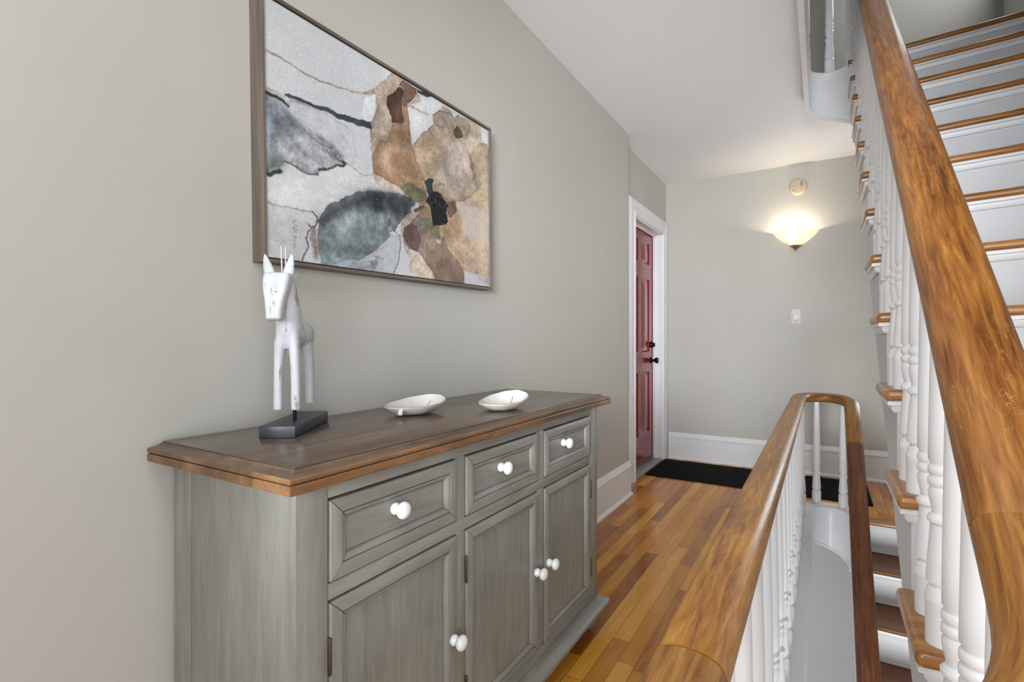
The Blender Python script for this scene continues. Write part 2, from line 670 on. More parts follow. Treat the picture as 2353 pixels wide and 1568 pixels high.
# left wall: near part, jog, recessed part with the door opening
DY0, DY1, DZ = 3.98, 4.82, 2.125
bm = BM()
box(bm, -1.6, XL, YR, YJ, 0, ZC)
box(bm, -1.6, XD, YJ, DY0, 0, ZC)
box(bm, -1.6, XD, DY1, YB, 0, ZC)
box(bm, -1.6, XD, DY0, DY1, DZ, ZC)
box(bm, -1.6, -1.5, DY0, DY1, 0, DZ)
struct('wall_left', bm, M['wall'], 'warm grey left wall behind the sideboard, stepping back at the red door', 'wall')
bm = BM()
box(bm, -1.6, XR + 0.1, YB, YB + 0.12, 0, ZC)
struct('wall_back', bm, M['wall'], 'warm grey far wall with the sconce', 'wall')
bm = BM()
box(bm, XR, XR + 0.12, -0.05, YB, -2.8, ZT)
box(bm, XR, XR + 0.12, YR, -2.30, -2.8, ZT)
box(bm, XR, XR + 0.12, -2.30, -0.05, 2.15, ZT)  # opening added here for the side fill lamp
box(bm, XR, XR + 0.12, -2.30, -0.05, -2.8, 0)
struct('wall_right', bm, M['wall'], 'warm grey wall at the right of the stairs', 'wall')
bm = BM()
box(bm, -1.6, -1.15, YR - 0.12, YR, 0, ZC)
box(bm, 0.95, XR + 0.1, YR - 0.12, YR, 0, ZC)
box(bm, -1.15, 0.95, YR - 0.12, YR, 0, 0.45)
box(bm, -1.15, 0.95, YR - 0.12, YR, 2.45, ZC)
struct('wall_front', bm, M['wall'], 'warm grey wall around the added tall window at the near end of the hall', 'wall')
bm = BM()
for x in (-1.15, -0.14, 0.87):
    box(bm, x, x + 0.08, YR - 0.1, YR + 0.02, 0.45, 2.45, 0.004)
for z in (0.45, 1.41, 2.37):
    box(bm, -1.15, 0.95, YR - 0.1, YR + 0.02, z, z + 0.08, 0.004)
w1 = struct('window_1', bm, M['trim'], 'unseen tall white window added at the near end of the hall', 'window')
bm = BM()
box(bm, -1.10, 0.90, YR - 0.06, YR - 0.055, 0.5, 2.4)
tg = NT('clear_window_glass')
tg.set(Roughness=0.02, Transmission_Weight=1.0, IOR=1.45)
obj('pane', bm, tg.m, w1)
bm = BM()
for x in (0.53, 0.77, 1.01):
    box(bm, x, x + 0.06, YB - 0.03, YB + 0.01, 0.80, 2.04, 0.004)
for z in (0.80, 1.39, 1.98):
    box(bm, 0.53, 1.07, YB - 0.032, YB + 0.01, z, z + 0.06, 0.004)
w2 = struct('window_2', bm, M['trim'], 'small white window on the landing behind the upper flight', 'window')
bm = BM()
box(bm, 0.58, 1.02, YB - 0.012, YB - 0.008, 0.85, 2.0)
obj('pane', bm, tg.m, w2)
# upper storey
bm = BM()
box(bm, -1.6, XR + 0.1, YB, YB + 0.12, ZU, ZT)
box(bm, -1.6, -1.5, YR, YB, ZU, ZT)
box(bm, -1.6, XR + 0.1, YR - 0.12, YR, ZU, ZT)
box(bm, -1.6, 0.03, 4.52, YB, ZU, ZT)
struct('wall_upper', bm, M['wall_up'], 'shade-darkened wall of the upper hall seen through the ceiling opening', 'wall')
bm = BM()
box(bm, -1.6, XR + 0.1, YB, YB + 0.12, -2.8, -0.17)
box(bm, -1.6, -1.2, YR, YB, -2.8, -0.17)
box(bm, -1.6, XR + 0.1, YR - 0.12, YR, -2.8, -0.17)
struct('wall_lower', bm, M['wall_low'], 'plain grey wall of the hall below, seen down the stairwell', 'wall')


# baseboards: plinth, moulded cap and quarter-round shoe, one outline swept along the wall
BB = [(0, 0), (0.036, 0), (0.036, 0.010), (0.028, 0.020), (0.019, 0.022), (0.019, 0.196), (0.024, 0.203),
      (0.024, 0.214), (0.017, 0.222), (0.013, 0.238), (0.008, 0.246), (0, 0.246)]


def baseboard(name, pts, label):
    bm = BM()
    sweep(bm, [(x, y, 0) for x, y in pts], BB)
    return struct(name, bm, M['trim'], label, 'baseboard')


baseboard('baseboard_left', [(XL, YJ + 0.02), (XL, 2.5), (XL, 1.0), (XL, YR)][::-1], 'tall white baseboard along the left wall beside the sideboard')
baseboard('baseboard_back', [(XD + 0.03, YB), (0.0, YB), (XR, YB)], 'tall white baseboard along the far wall behind the black mat')

# ------------------------------------------------------------------ the red door
door = thing('door_1', 'glossy red six panel door in white casing at the end of the left wall', 'door', (XD, (DY0 + DY1) / 2, 0), kind='structure')
CP = [(0, 0), (0, 0.018), (0.010, 0.024), (0.026, 0.022), (0.034, 0.016), (0.090, 0.014), (0.098, 0.020), (0.112, 0.020), (0.130, 0.010), (0.130, 0)]


def casing_piece(bm, a, b, off, closed=True):
    """a, b: inner corner points (y, z); off: outward mitre directions at a and b; outline from inner edge outwards"""
    rings = []
    for p, o in ((a, off[0]), (b, off[1])):
        rings.append([(XD + h, p[0] + o[0] * w, p[1] + o[1] * w) for w, h in CP])
    loft(bm, rings)


bm = BM()
casing_piece(bm, (DY0, 0), (DY0, DZ), ((-1, 0), (-1, 1)))
casing_piece(bm, (DY1, DZ), (DY1, 0), ((1, 1), (1, 0)))
casing_piece(bm, (DY0, DZ), (DY1, DZ), ((-1, 1), (1, 1)))
obj('door_casing', bm, M['trim'], door, 25)
bm = BM()
JX = XD - 0.13
box(bm, JX, XD + 0.004, DY0, DY0 + 0.012, 0, DZ)
box(bm, JX, XD + 0.004, DY1 - 0.012, DY1, 0, DZ)
box(bm, JX, XD + 0.004, DY0, DY1, DZ - 0.012, DZ)
box(bm, XD - 0.075, XD - 0.06, DY1 - 0.026, DY1 - 0.010, 0, DZ - 0.01, 0.002)
box(bm, XD - 0.075, XD - 0.06, DY0 + 0.010, DY0 + 0.026, 0, DZ - 0.01, 0.002)
box(bm, XD - 0.075, XD - 0.06, DY0 + 0.010, DY1 - 0.010, DZ - 0.026, DZ - 0.010, 0.002)
obj('door_jamb', bm, M['trim'], door, 25)
# leaf with six raised panels
LX = XD - 0.080
ly0, ly1, lz1 = DY0 + 0.016, DY1 - 0.016, DZ - 0.016
bm = BM()
rows = [(0.28, 0.84), (1.02, 1.69), (1.82, 2.02)]
cols = [(ly0 + 0.115, ly0 + 0.355), (ly1 - 0.355, ly1 - 0.115)]
ys = sorted({ly0, ly1} | {v for c in cols for v in c})
zs = sorted({0.012, lz1} | {v for r in rows for v in r})


def is_panel(a, b, c, d):
    return any(abs(a - k[0]) < 1e-6 and abs(b - k[1]) < 1e-6 for k in cols) and any(abs(c - r[0]) < 1e-6 and abs(d - r[1]) < 1e-6 for r in rows)


for a, b in zip(ys, ys[1:]):
    for c, d in zip(zs, zs[1:]):
        if is_panel(a, b, c, d):
            seqs = [(0, 0), (0.012, -0.010), (0.022, -0.010), (0.045, -0.002)]
            rings = [[(LX + h, a + i, c + i), (LX + h, b - i, c + i), (LX + h, b - i, d - i), (LX + h, a + i, d - i)] for i, h in seqs]
            R = [[bm.verts.new(p) for p in r] for r in rings]
            for q, w in zip(R, R[1:]):
                for j in range(4):
                    bm.faces.new((q[j], q[(j + 1) % 4], w[(j + 1) % 4], w[j]))
            bm.faces.new(R[-1])
        else:
            bm.faces.new([bm.verts.new(p) for p in ((LX, a, c), (LX, b, c), (LX, b, d), (LX, a, d))])
box(bm, LX - 0.042, LX - 0.012, ly0, ly1, 0.012, lz1)
bmesh.ops.remove_doubles(bm, verts=bm.verts, dist=1e-5)
leaf = obj('door_leaf', bm, M['door'], door, 25)
leaf['label'] = 'glossy red door leaf with six panels'
kx, ky = LX, ly1 - 0.065
bm = BM()
lathe(bm, [(0, 0.031), (0.006, 0.031), (0.010, 0.024), (0.014, 0.012), (0.034, 0.011), (0.040, 0.020), (0.048, 0.027), (0.058, 0.028), (0.068, 0.022), (0.072, 0.010)], (kx, ky, 0.94), 24, 'x')
obj('door_knob', bm, M['black_metal'], door)['label'] = 'black round door knob'
bm = BM()
lathe(bm, [(0, 0.030), (0.010, 0.030), (0.022, 0.026), (0.026, 0.012)], (kx, ky, 1.085), 24, 'x')
box(bm, kx + 0.024, kx + 0.040, ky - 0.004, ky + 0.004, 1.068, 1.102, 0.002)
obj('deadbolt', bm, M['black_metal'], door)['label'] = 'black deadbolt with thumb turn'
bm = BM()
box(bm, LX - 0.05, XD + 0.012, DY0 + 0.004, DY1 - 0.004, 0.0, 0.016, 0.005)
obj('threshold', bm, M['threshold'], door)['label'] = 'grey painted threshold'
bm = BM()
box(bm, LX + 0.001, LX + 0.008, ly0, ly1, 0.018, 0.045, 0.002)
obj('door_sweep', bm, M['sweep'], door)

# ------------------------------------------------------------------ stairwell edges


def well_edge(name, x0, yn, yf, zf, end_drop, label):
    """boxed edge of the opening: straight left side and round far end whose lower edge sweeps down to the stair string"""
    cx, rx = (x0 + WX1) / 2, (WX1 - x0) / 2
    path = [((x0, y), (1, 0), 0.235) for y in np.linspace(yn, yf, 12)]
    for i in range(1, 25):
        a = PI - PI * i / 24
        k = i / 24
        drop = 0.235 + (end_drop - 0.235) * (k ** 1.35)
        path.append(((cx + rx * math.cos(a), yf + rx * math.sin(a)), (-math.cos(a), -math.sin(a)), drop))
    pre = []
    for i in range(0, 24):
        a = -PI * i / 24
        pre.append(((cx + rx * math.cos(a), yn + rx * math.sin(a)), (-math.cos(a), -math.sin(a)), 0.235))
    rings = []
    for (p, nrm, drop) in pre + path:
        sec = [(-0.02, zf - 0.001), (0.010, zf - 0.001), (0.013, zf - 0.008), (0.010, zf - 0.020), (0.004, zf - 0.026), (0.004, zf - 0.036), (0, zf - 0.042),
               (0, zf - drop + 0.018), (0.005, zf - drop + 0.014), (0.006, zf - drop), (-0.02, zf - drop)]
        rings.append([(p[0] + nrm[0] * s, p[1] + nrm[1] * s, z) for s, z in sec])
    bm = BM()
    loft(bm, rings)
    return struct(name, bm, M['trim'], label, 'trim')


well_edge('trim_1', WX0, 0.5, 3.94, 0.0, 0.37, 'white curved edging around the stairwell opening in the floor')
well_edge('trim_2', UX0, 0.5, 3.63, ZU, 0.40, 'white curved edging around the opening in the ceiling')

# white painted strip on the floor that carries the balusters
bm = BM()
inner, outer = [], []
for i in range(13):
    a = -PI * i / 12
    inner.append((0.051 + 0.113 * math.cos(a), 0.5 + 0.113 * math.sin(a)))
    outer.append((0.048 + 0.198 * math.cos(a), 0.5 + 0.198 * math.sin(a)))
for i in range(19):
    a = PI - PI * 0.94 * i / 18
    inner.append((0.051 + 0.113 * math.cos(a), 3.94 + 0.113 * math.sin(a)))
    outer.append((0.048 + 0.198 * math.cos(a), 3.94 + 0.190 * math.sin(a)))
loft(bm, [[(p[0], p[1], -0.004), (p[0], p[1], 0.006), (q[0], q[1], 0.006), (q[0], q[1], -0.004)] for p, q in zip(inner, outer)])
struct('trim_3', bm, M['trim'], 'white painted floor strip under the level balusters', 'trim')

# ------------------------------------------------------------------ stairs


SAG = 0.05            # the old treads have sunk at the open end, away from the wall


def sag(bm):
    for v in bm.verts:
        v.co.z += SAG * max(0.0, v.co.x - 0.19)


def moulding_under(bm, y0, y1, z, yf, x1, side=True):
    """small fillet-and-cove under a tread, one outline run along its front and back along its open end"""
    prof = [(0, 0), (0.020, 0), (0.020, -0.010), (0.012, -0.011), (0.0115, -0.020), (0.006, -0.029), (0, -0.030)]
    x = WX1 - 0.0005
    yy = yf - 0.0005
    rings = [[(x1, yy - p, z - 0.0003 + h) for p, h in prof], [(x - p, yy - p, z - 0.0003 + h) for p, h in prof], [(x - p, y1, z - 0.0003 + h) for p, h in prof]]
    loft(bm, rings if side else [rings[0], [(WX1 + 0.002, q[1], q[2]) for q in rings[0]]])


up = thing('staircase', 'white staircase with honey brown treads climbing at the right to the upper hall', 'staircase', (0.6, nose_up(1), 0))
LIFT = {n: 0.0 for n in range(1, 15)}
for n in range(1, 14):
    y, z = nose_up(n), UP_R * n
    bm = BM()
    box(bm, 0.134, XR - 0.002, y, y + UP_G + 0.040, z - 0.028, z, 0.0115, 4)
    sag(bm)
    tr = obj('tread', bm, M['tread'], up, 60)
    bm = BM()
    moulding_under(bm, y + 0.012, y + UP_G + 0.045, z - 0.028, y + 0.030, XR - 0.002)
    sag(bm)
    obj('tread_moulding', bm, M['trim'], tr, 30)
for n in range(1, 15):
    y, z = nose_up(n), UP_R * n
    bm = BM()
    box(bm, WX1 + 0.0285, XR - 0.002, y + 0.0303, y + 0.048, z - UP_R + 0.001, z - 0.0275)
    sag(bm)
    obj('riser', bm, M['riser'], up, 30)
y = nose_up(14)
bm = BM()
box(bm, 0.134, XR - 0.002, y, y + 0.072, ZU - 0.028, ZU + 0.001, 0.0115, 4)
sag(bm)
tr = obj('landing_nosing', bm, M['tread'], up, 60)
bm = BM()
moulding_under(bm, y + 0.012, y + 0.06, ZU - 0.028, y + 0.030, XR - 0.002)
sag(bm)
obj('tread_moulding', bm, M['trim'], tr, 30)


def bot_up(y):
    return line_up(y) - 0.40


steps = [(nose_up(n) + 0.030, UP_R * n - 0.028) for n in range(1, 15)]
ystart = steps[0][0]
pts = []
for i, (y, z) in enumerate(steps):
    pts.append((y, steps[i - 1][1] if i else 0.0))
    pts.append((y, z))
pts.append((UP_Y + 0.075, steps[-1][1]))
pts.append((UP_Y + 0.075, ZC - 0.02))
pts.append((UP_Y + 0.0, bot_up(UP_Y)))
yfl = UP_Y + (0.40 - 2.8) * UP_G / UP_R
pts.append((yfl, 0.0))
bm = BM()
prism(bm, pts, 'x', WX1, WX1 + 0.028)
obj('outer_string', bm, M['string'], up, 30)
bm = BM()
prism(bm, [(yfl + 0.01, 0.002), (UP_Y - 0.02, bot_up(UP_Y - 0.02) + 0.003), (UP_Y - 0.02, bot_up(UP_Y - 0.02) + 0.03), (yfl + 0.01, 0.03)], 'x', WX1 + 0.0285, XR - 0.002)
obj('soffit', bm, M['trim'], up, 30)

dn = thing('staircase', 'dark treaded lower staircase going down behind the round end of the banister', 'staircase', (0.6, DN_Y, 0))
bm = BM()
box(bm, WX1 + 0.003, XR - 0.002, DN_Y, DN_Y + 0.074, -0.028, 0.001, 0.011, 4)
tr = obj('landing_nosing', bm, M['tread'], dn, 60)
for n in range(1, 11):
    y, z = DN_Y - DN_G * n, -DN_R * n
    bm = BM()
    box(bm, WX1 + 0.003, XR - 0.002, y, y + DN_G + 0.040, z - 0.028, z, 0.0115, 4)
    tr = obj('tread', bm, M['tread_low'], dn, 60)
    bm = BM()
    moulding_under(bm, y + 0.012, y + DN_G + 0.045, z - 0.028, y + 0.030, XR - 0.002, False)
    obj('tread_moulding', bm, M['trim'], tr, 30)
for n in range(0, 11):
    y, z = DN_Y - DN_G * n, -DN_R * n
    bm = BM()
    box(bm, WX1 + 0.0285, XR - 0.002, y + 0.0303, y + 0.048, z - DN_R + 0.001, z - 0.0275)
    box(bm, WX1 + 0.029, XR - 0.002, y + 0.020, y + 0.0312, z - DN_R + 0.0008, z - DN_R + 0.014, 0.004)
    obj('riser', bm, M['riser'], dn, 30)
steps = [(DN_Y - DN_G * n + 0.030, -DN_R * n - 0.028) for n in range(10, -1, -1)]
pts = []
for i, (y, z) in enumerate(steps):
    pts.append((y, steps[i - 1][1] if i else z - DN_R))
    pts.append((y, z))
pts.append((3.94, -0.028))
pts.append((3.94, -0.37))
pts.append((3.86, -0.40))
pts.append((steps[0][0], line_dn(steps[0][0]) - 0.40))
bm = BM()
prism(bm, pts, 'x', WX1, WX1 + 0.028)
obj('outer_string', bm, M['trim'], dn, 30)

# ------------------------------------------------------------------ banisters
RS = [(-0.0430, -0.006), (-0.0425, 0.004), (-0.039, 0.014), (-0.032, 0.0215), (-0.022, 0.026), (-0.010, 0.0285), (0, 0.029),
      (0.010, 0.0285), (0.022, 0.026), (0.032, 0.0215), (0.039, 0.014), (0.0425, 0.004), (0.0430, -0.006), (0.040, -0.014),
      (0.033, -0.019), (0.029, -0.026), (0.026, -0.031), (-0.026, -0.031), (-0.029, -0.026), (-0.033, -0.019), (-0.040, -0.014)]
RLX, RRX = -0.132, 0.167
RCX, RR = (RLX + RRX) / 2, (RRX - RLX) / 2
RZ = 0.735                                   # centre height of the level rail
RF = 3.93


def smooth_path(pts, it=3):
    p = [Vector(q) for q in pts]
    for _ in range(it):
        p = [p[0]] + [(p[i - 1] + p[i] * 2 + p[i + 1]) / 4 for i in range(1, len(p) - 1)] + [p[-1]]
    return p


def z_down(y):
    return line_dn(y) + 0.700


def z_up(y):
    return line_up(y) + 0.700


def rail_part(name, path, mat, parent, u0=0.0):
    bm = BM()
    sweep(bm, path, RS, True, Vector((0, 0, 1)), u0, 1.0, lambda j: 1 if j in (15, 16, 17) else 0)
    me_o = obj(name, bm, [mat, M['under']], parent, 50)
    return me_o


BAL = [(0, 0.0275), (0.070, 0.0275), (0.073, 0.0285), (0.080, 0.0285), (0.084, 0.0265), (0.094, 0.0255), (0.098, 0.0205), (0.103, 0.0205), (0.106, 0.0265),
       (0.110, 0.0270), (0.150, 0.0245), (0.203, 0.0205), (0.207, 0.0215), (0.210, 0.0250), (0.216, 0.0252), (0.221, 0.0215), (0.225, 0.0180),
       (0.235, 0.0195), (0.252, 0.0228), (0.262, 0.0236), (0.267, 0.0215), (0.270, 0.0212), (0.273, 0.0238), (0.279, 0.0244), (0.284, 0.0238),
       (0.287, 0.0212), (0.290, 0.0212), (0.293, 0.0236), (0.299, 0.0240), (0.304, 0.0234), (0.307, 0.0208), (0.312, 0.0208), (0.316, 0.0234),
       (0.360, 0.0230), (0.5, 0.0205), (0.697, 0.0165)]


def baluster_mesh(h, name='baluster', base=0.0):
    bm = BM()
    k = (h - 0.316 - base) / (0.697 - 0.316)
    prof = [(0, 0.0275)] + [(z + base, r) if z <= 0.316 else (0.316 + base + (z - 0.316) * k, r) for z, r in BAL[1:]]
    lathe(bm, prof, (0, 0, 0), 20)
    bmesh.ops.recalc_face_normals(bm, faces=bm.faces)
    me = bpy.data.meshes.new(name)
    bm.to_mesh(me)
    bm.free()
    for p in me.polygons:
        p.use_smooth = True
    me.set_sharp_from_angle(angle=math.radians(38))
    me.materials.append(M['trim'])
    return me


def put_baluster(me, loc, parent):
    o = bpy.data.objects.new('baluster', me)
    COL.objects.link(o)
    o.parent = parent
    o.location = root_matrix(parent).inverted() @ Vector(loc)
    return o


# level guard along the hall, round far end and the falling rail of the lower flight
lev = thing('banister', 'brown varnished banister along the hall floor, turning round a U at its far end', 'banister', (RLX, 2.2, 0))
rail_part('handrail', [(RLX, y, RZ) for y in np.linspace(0.612, 3.60, 22)], M['rail_near'], lev)
turn = [(RLX, y, RZ) for y in np.linspace(3.602, RF, 6)]
for i in range(1, 25):
    a = PI - PI * i / 24
    k = max(0.0, (i / 24 - 0.55) / 0.45)
    turn.append((RCX + RR * math.cos(a), RF + RR * 1.06 * math.sin(a), RZ - 0.030 * k * k))
for y in np.linspace(RF - 0.03, 3.60, 10):
    zz = min(RZ - 0.030 - (RF - y) * 0.42, z_down(y) + 0.0)
    turn.append((RRX, y, zz))
turn = smooth_path(turn, 4)
rail_part('handrail', turn, M['rail_turn'], lev, 3.0)
ye, ze = turn[-1][1], turn[-1][2]
fall = [(RRX, y, z_down(y)) for y in np.linspace(ye - 0.002, 1.3, 16)]
fall[0] = (RRX, ye - 0.002, ze)
rail_part('handrail', smooth_path(fall, 1), M['rail_down'], lev, 4.2)['label'] = 'shadow-darkened brown falling length of handrail'
hb = RZ - 0.028
me = baluster_mesh(hb)
for k in range(-7, 11):
    put_baluster(me, (-0.116, 2.05 + 0.188 * k, 0.006), lev)
for bx, by in ((-0.030, 4.082), (0.124, 4.058), (0.180, 3.915)):
    put_baluster(me, (bx, by, 0.0), lev)
for n in range(1, 8):
    y, z = DN_Y - DN_G * n, -DN_R * n
    for d in (0.05, 0.182):
        h = z_down(y + d) - 0.028 - z
        put_baluster(baluster_mesh(h, base=0.0), (0.180, y + d, z), lev)

# near round end and the climbing rail of the upper flight
asc = thing('banister', 'thick scratched brown banister rising steeply at the right in front of the white stairs', 'banister', (RRX, 0.5, 0))
p1 = [(RLX, 0.608, RZ), (RLX, 0.57, RZ)]
for i in range(0, 25):
    a = PI + PI * i / 24
    k = i / 24
    p1.append((RCX + RR * math.cos(a), 0.535 + 0.058 * k + RR * math.sin(a), RZ + 0.155 * k ** 1.5))
p1 += [(RRX, 0.63, z_up(0.63) + 0.004), (RRX, 0.66, z_up(0.66))]
p1 = smooth_path(p1, 2)
rail_part('handrail', p1, M['rail_turn'], asc, 11.0)
rail_part('handrail', [(RRX, y, z_up(y)) for y in np.linspace(0.661, 3.50, 16)], M['rail_up'], asc, 12.0)
p2 = [(RRX, y, z_up(y)) for y in np.linspace(3.502, 3.62, 4)]
zu = z_up(3.62) + 0.05
for i in range(0, 17):
    a = PI * i / 16
    p2.append((RCX + RR * math.cos(a), 3.68 + RR * math.sin(a), zu + 0.02 * i / 16))
p2 += [(RLX, y, zu + 0.02) for y in np.linspace(3.6, 0.6, 8)]
p2 = smooth_path(p2, 2)
rail_part('handrail', p2, M['rail_turn'], asc, 16.0)
for n in range(1, 14):
    y, z = nose_up(n), UP_R * n
    for d in (0.052, 0.168):
        h = z_up(y + d) - 0.030 - z
        put_baluster(baluster_mesh(h, base=0.0), (0.181, y + d, z), asc)
hu = zu - ZU - 0.02
me = baluster_mesh(hu)
for bx, by in ((0.042, 3.765), (-0.085, 3.70), (0.150, 3.72)):
    put_baluster(me, (bx, by, ZU), asc)
for k in range(10):
    put_baluster(me, (-0.125, 3.5 - 0.188 * k, ZU), asc)

# ------------------------------------------------------------------ floor mat
bm = BM()
box(bm, -1.262, 0.300, 4.205, 4.850, 0.0, 0.009, 0.003)
tag(obj('door_mat', bm, M['mat'], None), 'long black carpet mat on the wood floor in front of the red door', 'mat')
# ------------------------------------------------------------------ sideboard
sb = thing('sideboard', 'grey painted sideboard with dark wood top, three drawers and three doors', 'sideboard', (-0.965, 1.22, 0))
FX = -0.760                         # plane of the front
SY0, SY1, SXB = 0.544, 1.897, -1.166
ZB = 0.114
def sb_part(name, mat, *boxes):
    bm = BM()
    for q in boxes:
        box(bm, *q)
    return obj(name, bm, M[mat], sb, 30)


for a, b in ((SY0, SY0 + 0.05), (SY1 - 0.05, SY1)):
    sb_part('back_post', 'grey_v', (SXB, SXB + 0.065, a, b, ZB, 0.871, 0.002))
for a, b in ((SY0 + 0.0006, SY0 + 0.03), (SY1 - 0.03, SY1 - 0.0006)):
    sb_part('side_panel', 'grey_v', (SXB + 0.072, FX - 0.0195, a, b, ZB + 0.001, 0.8705, 0.0004))
    c = a + 0.0035 if a < 1 else b - 0.0195
    sb_part('side_groove', 'glaze', (SXB + 0.0645, SXB + 0.0725, c, c + 0.016, ZB + 0.001, 0.869))
for a, b in ((SY0, 0.610), (1.828, SY1)):
    sb_part('front_post', 'grey_v', (FX - 0.02, FX, a, b, ZB, 0.871, 0.0018))
sb_part('carcass', 'grey_v', (SXB + 0.002, FX - 0.027, SY0 + 0.031, SY1 - 0.031, ZB + 0.002, 0.868))
sb_part('dark_recess', 'glaze', (FX - 0.0262, FX - 0.0205, 0.606, 1.832, 0.118, 0.868))
for a, b in ((0.990, 1.023), (1.406, 1.445)):
    sb_part('mullion', 'grey_v', (FX - 0.0203, FX - 0.001, a, b, 0.148, 0.835, 0.0015))
for a, b in ((0.8355, 0.871), (0.650, 0.680), (ZB, 0.147)):
    sb_part('crossrail', 'grey_h', (FX - 0.0201, FX - 0.0005, 0.611, 1.827, a, b, 0.0015))
# base moulding and feet
bm = BM()
for (x0, x1, y0, y1) in ((SXB, FX + 0.040, SY0 - 0.034, SY1 + 0.034),):
    prof = [(x0, y0), (x1, y0), (x1, y1), (x0, y1)]
    rr = []
    for ins, z in ((0.006, 0.076), (0.0, 0.082), (0.0, 0.094), (0.006, 0.100), (0.016, 0.106), (0.032, 0.114)):
        rr.append([(x0, y0 + ins, z), (x1 - ins, y0 + ins, z), (x1 - ins, y1 - ins, z), (x0, y1 - ins, z)])
    loft(bm, rr)
obj('base_moulding', bm, M['grey_h'], sb, 30)
for yy, sgn in ((SY0 + 0.006, 1), (SY1 - 0.006, -1)):
    for xx, sx in ((FX - 0.003, -1), (SXB + 0.01, 1)):
        bm = BM()
        ya, yb_ = yy, yy + sgn * 0.048
        # bracket foot, raking on its inner side
        pts = [(ya, 0.0), (ya, 0.078), (yb_ + sgn * 0.012, 0.078), (yb_, 0.0)]
        prism(bm, pts, 'x', min(xx, xx + sx * 0.045), max(xx, xx + sx * 0.045))
        obj('foot', bm, M['grey_v'], sb, 30)
# top: two bands with a groove between, a cove and the raised centre panel
TX0, TX1, TY0, TY1 = -1.186, -0.716, 0.503, 1.930
bm = BM()
rr = []
for ins, z in ((0.006, 0.871), (0.001, 0.8725), (0.0, 0.875), (0.0, 0.8865), (0.001, 0.8885), (0.005, 0.8890), (0.005, 0.8905), (0.001, 0.891), (0.0, 0.893), (0.0, 0.8975), (0.002, 0.8995)):
    rr.append([(TX0, TY0 + ins, z), (TX1 - ins, TY0 + ins, z), (TX1 - ins, TY1 - ins, z), (TX0, TY1 - ins, z)])
loft(bm, rr)
obj('top_edge', bm, M['top_edge'], sb, 20)
bm = BM()
rr = []
for ins, z in ((0.002, 0.8993), (0.006, 0.9000), (0.016, 0.9010), (0.024, 0.9035), (0.0285, 0.9070)):
    rr.append([(TX0, TY0 + ins, z), (TX1 - ins, TY0 + ins, z), (TX1 - ins, TY1 - ins, z), (TX0, TY1 - ins, z)])
loft(bm, rr)
obj('top_cove', bm, M['cove'], sb, 20)
bm = BM()
box(bm, TX0, TX1 - 0.0292, TY0 + 0.0292, TY1 - 0.0292, 0.902, 0.9095, 0.0015)
obj('top_panel', bm, M['top'], sb, 30)
for q in ((TX1 - 0.0298, TX1 - 0.0282, TY0 + 0.028, TY1 - 0.028, 0.9045, 0.9080),
          (TX0, TX1 - 0.0299, TY0 + 0.0282, TY0 + 0.0298, 0.9045, 0.9081), (TX0, TX1 - 0.0299, TY1 - 0.0298, TY1 - 0.0282, 0.9045, 0.9081),
          (TX1 - 0.0056, TX1 - 0.0043, TY0 + 0.0043, TY1 - 0.0043, 0.8888, 0.8907), (TX0, TX1 - 0.0057, TY0 + 0.0043, TY0 + 0.0056, 0.8888, 0.8907)):
    sb_part('top_groove', 'glaze', q)

# drawer and door fronts: four mitred mouldings round a sunk panel
FP = [(0.0, -0.016), (0.0, 0.0015), (0.0015, 0.003), (0.005, 0.004), (0.0255, 0.004), (0.0265, 0.0035), (0.0268, -0.0010), (0.0285, -0.0010), (0.0290, 0.0025), (0.0335, 0.0015), (0.038, -0.002), (0.0405, -0.0075), (0.0405, -0.016)]
EPS = 0.0009


def frame_front(y0, y1, z0, z1):
    out = []
    c = [(y0, z0), (y1, z0), (y1, z1), (y0, z1)]
    ins = [(1, 1), (-1, 1), (-1, -1), (1, -1)]
    along = [(1, 0), (0, 1), (-1, 0), (0, -1)]
    for i in range(4):
        j = (i + 1) % 4
        a, b = c[i], c[j]
        ia, ib, d = ins[i], ins[j], along[i]
        bm = BM()
        ring_a = [(FX + h, a[0] + ia[0] * w + d[0] * EPS, a[1] + ia[1] * w + d[1] * EPS) for w, h in FP]
        ring_b = [(FX + h, b[0] + ib[0] * w - d[0] * EPS, b[1] + ib[1] * w - d[1] * EPS) for w, h in FP]
        loft(bm, [ring_a, ring_b])
        out.append(bm)
    return out


def knob_bm(x, y, z):
    bm = BM()
    lathe(bm, [(0.0, 0.0115), (0.002, 0.0128), (0.006, 0.0132), (0.010, 0.0122), (0.0125, 0.0098), (0.0145, 0.0090), (0.0165, 0.0100), (0.019, 0.0135), (0.023, 0.0172), (0.0275, 0.0184), (0.032, 0.0172), (0.036, 0.0130), (0.0385, 0.007), (0.039, 0.001)], (x, y, z), 28, 'x')
    return bm


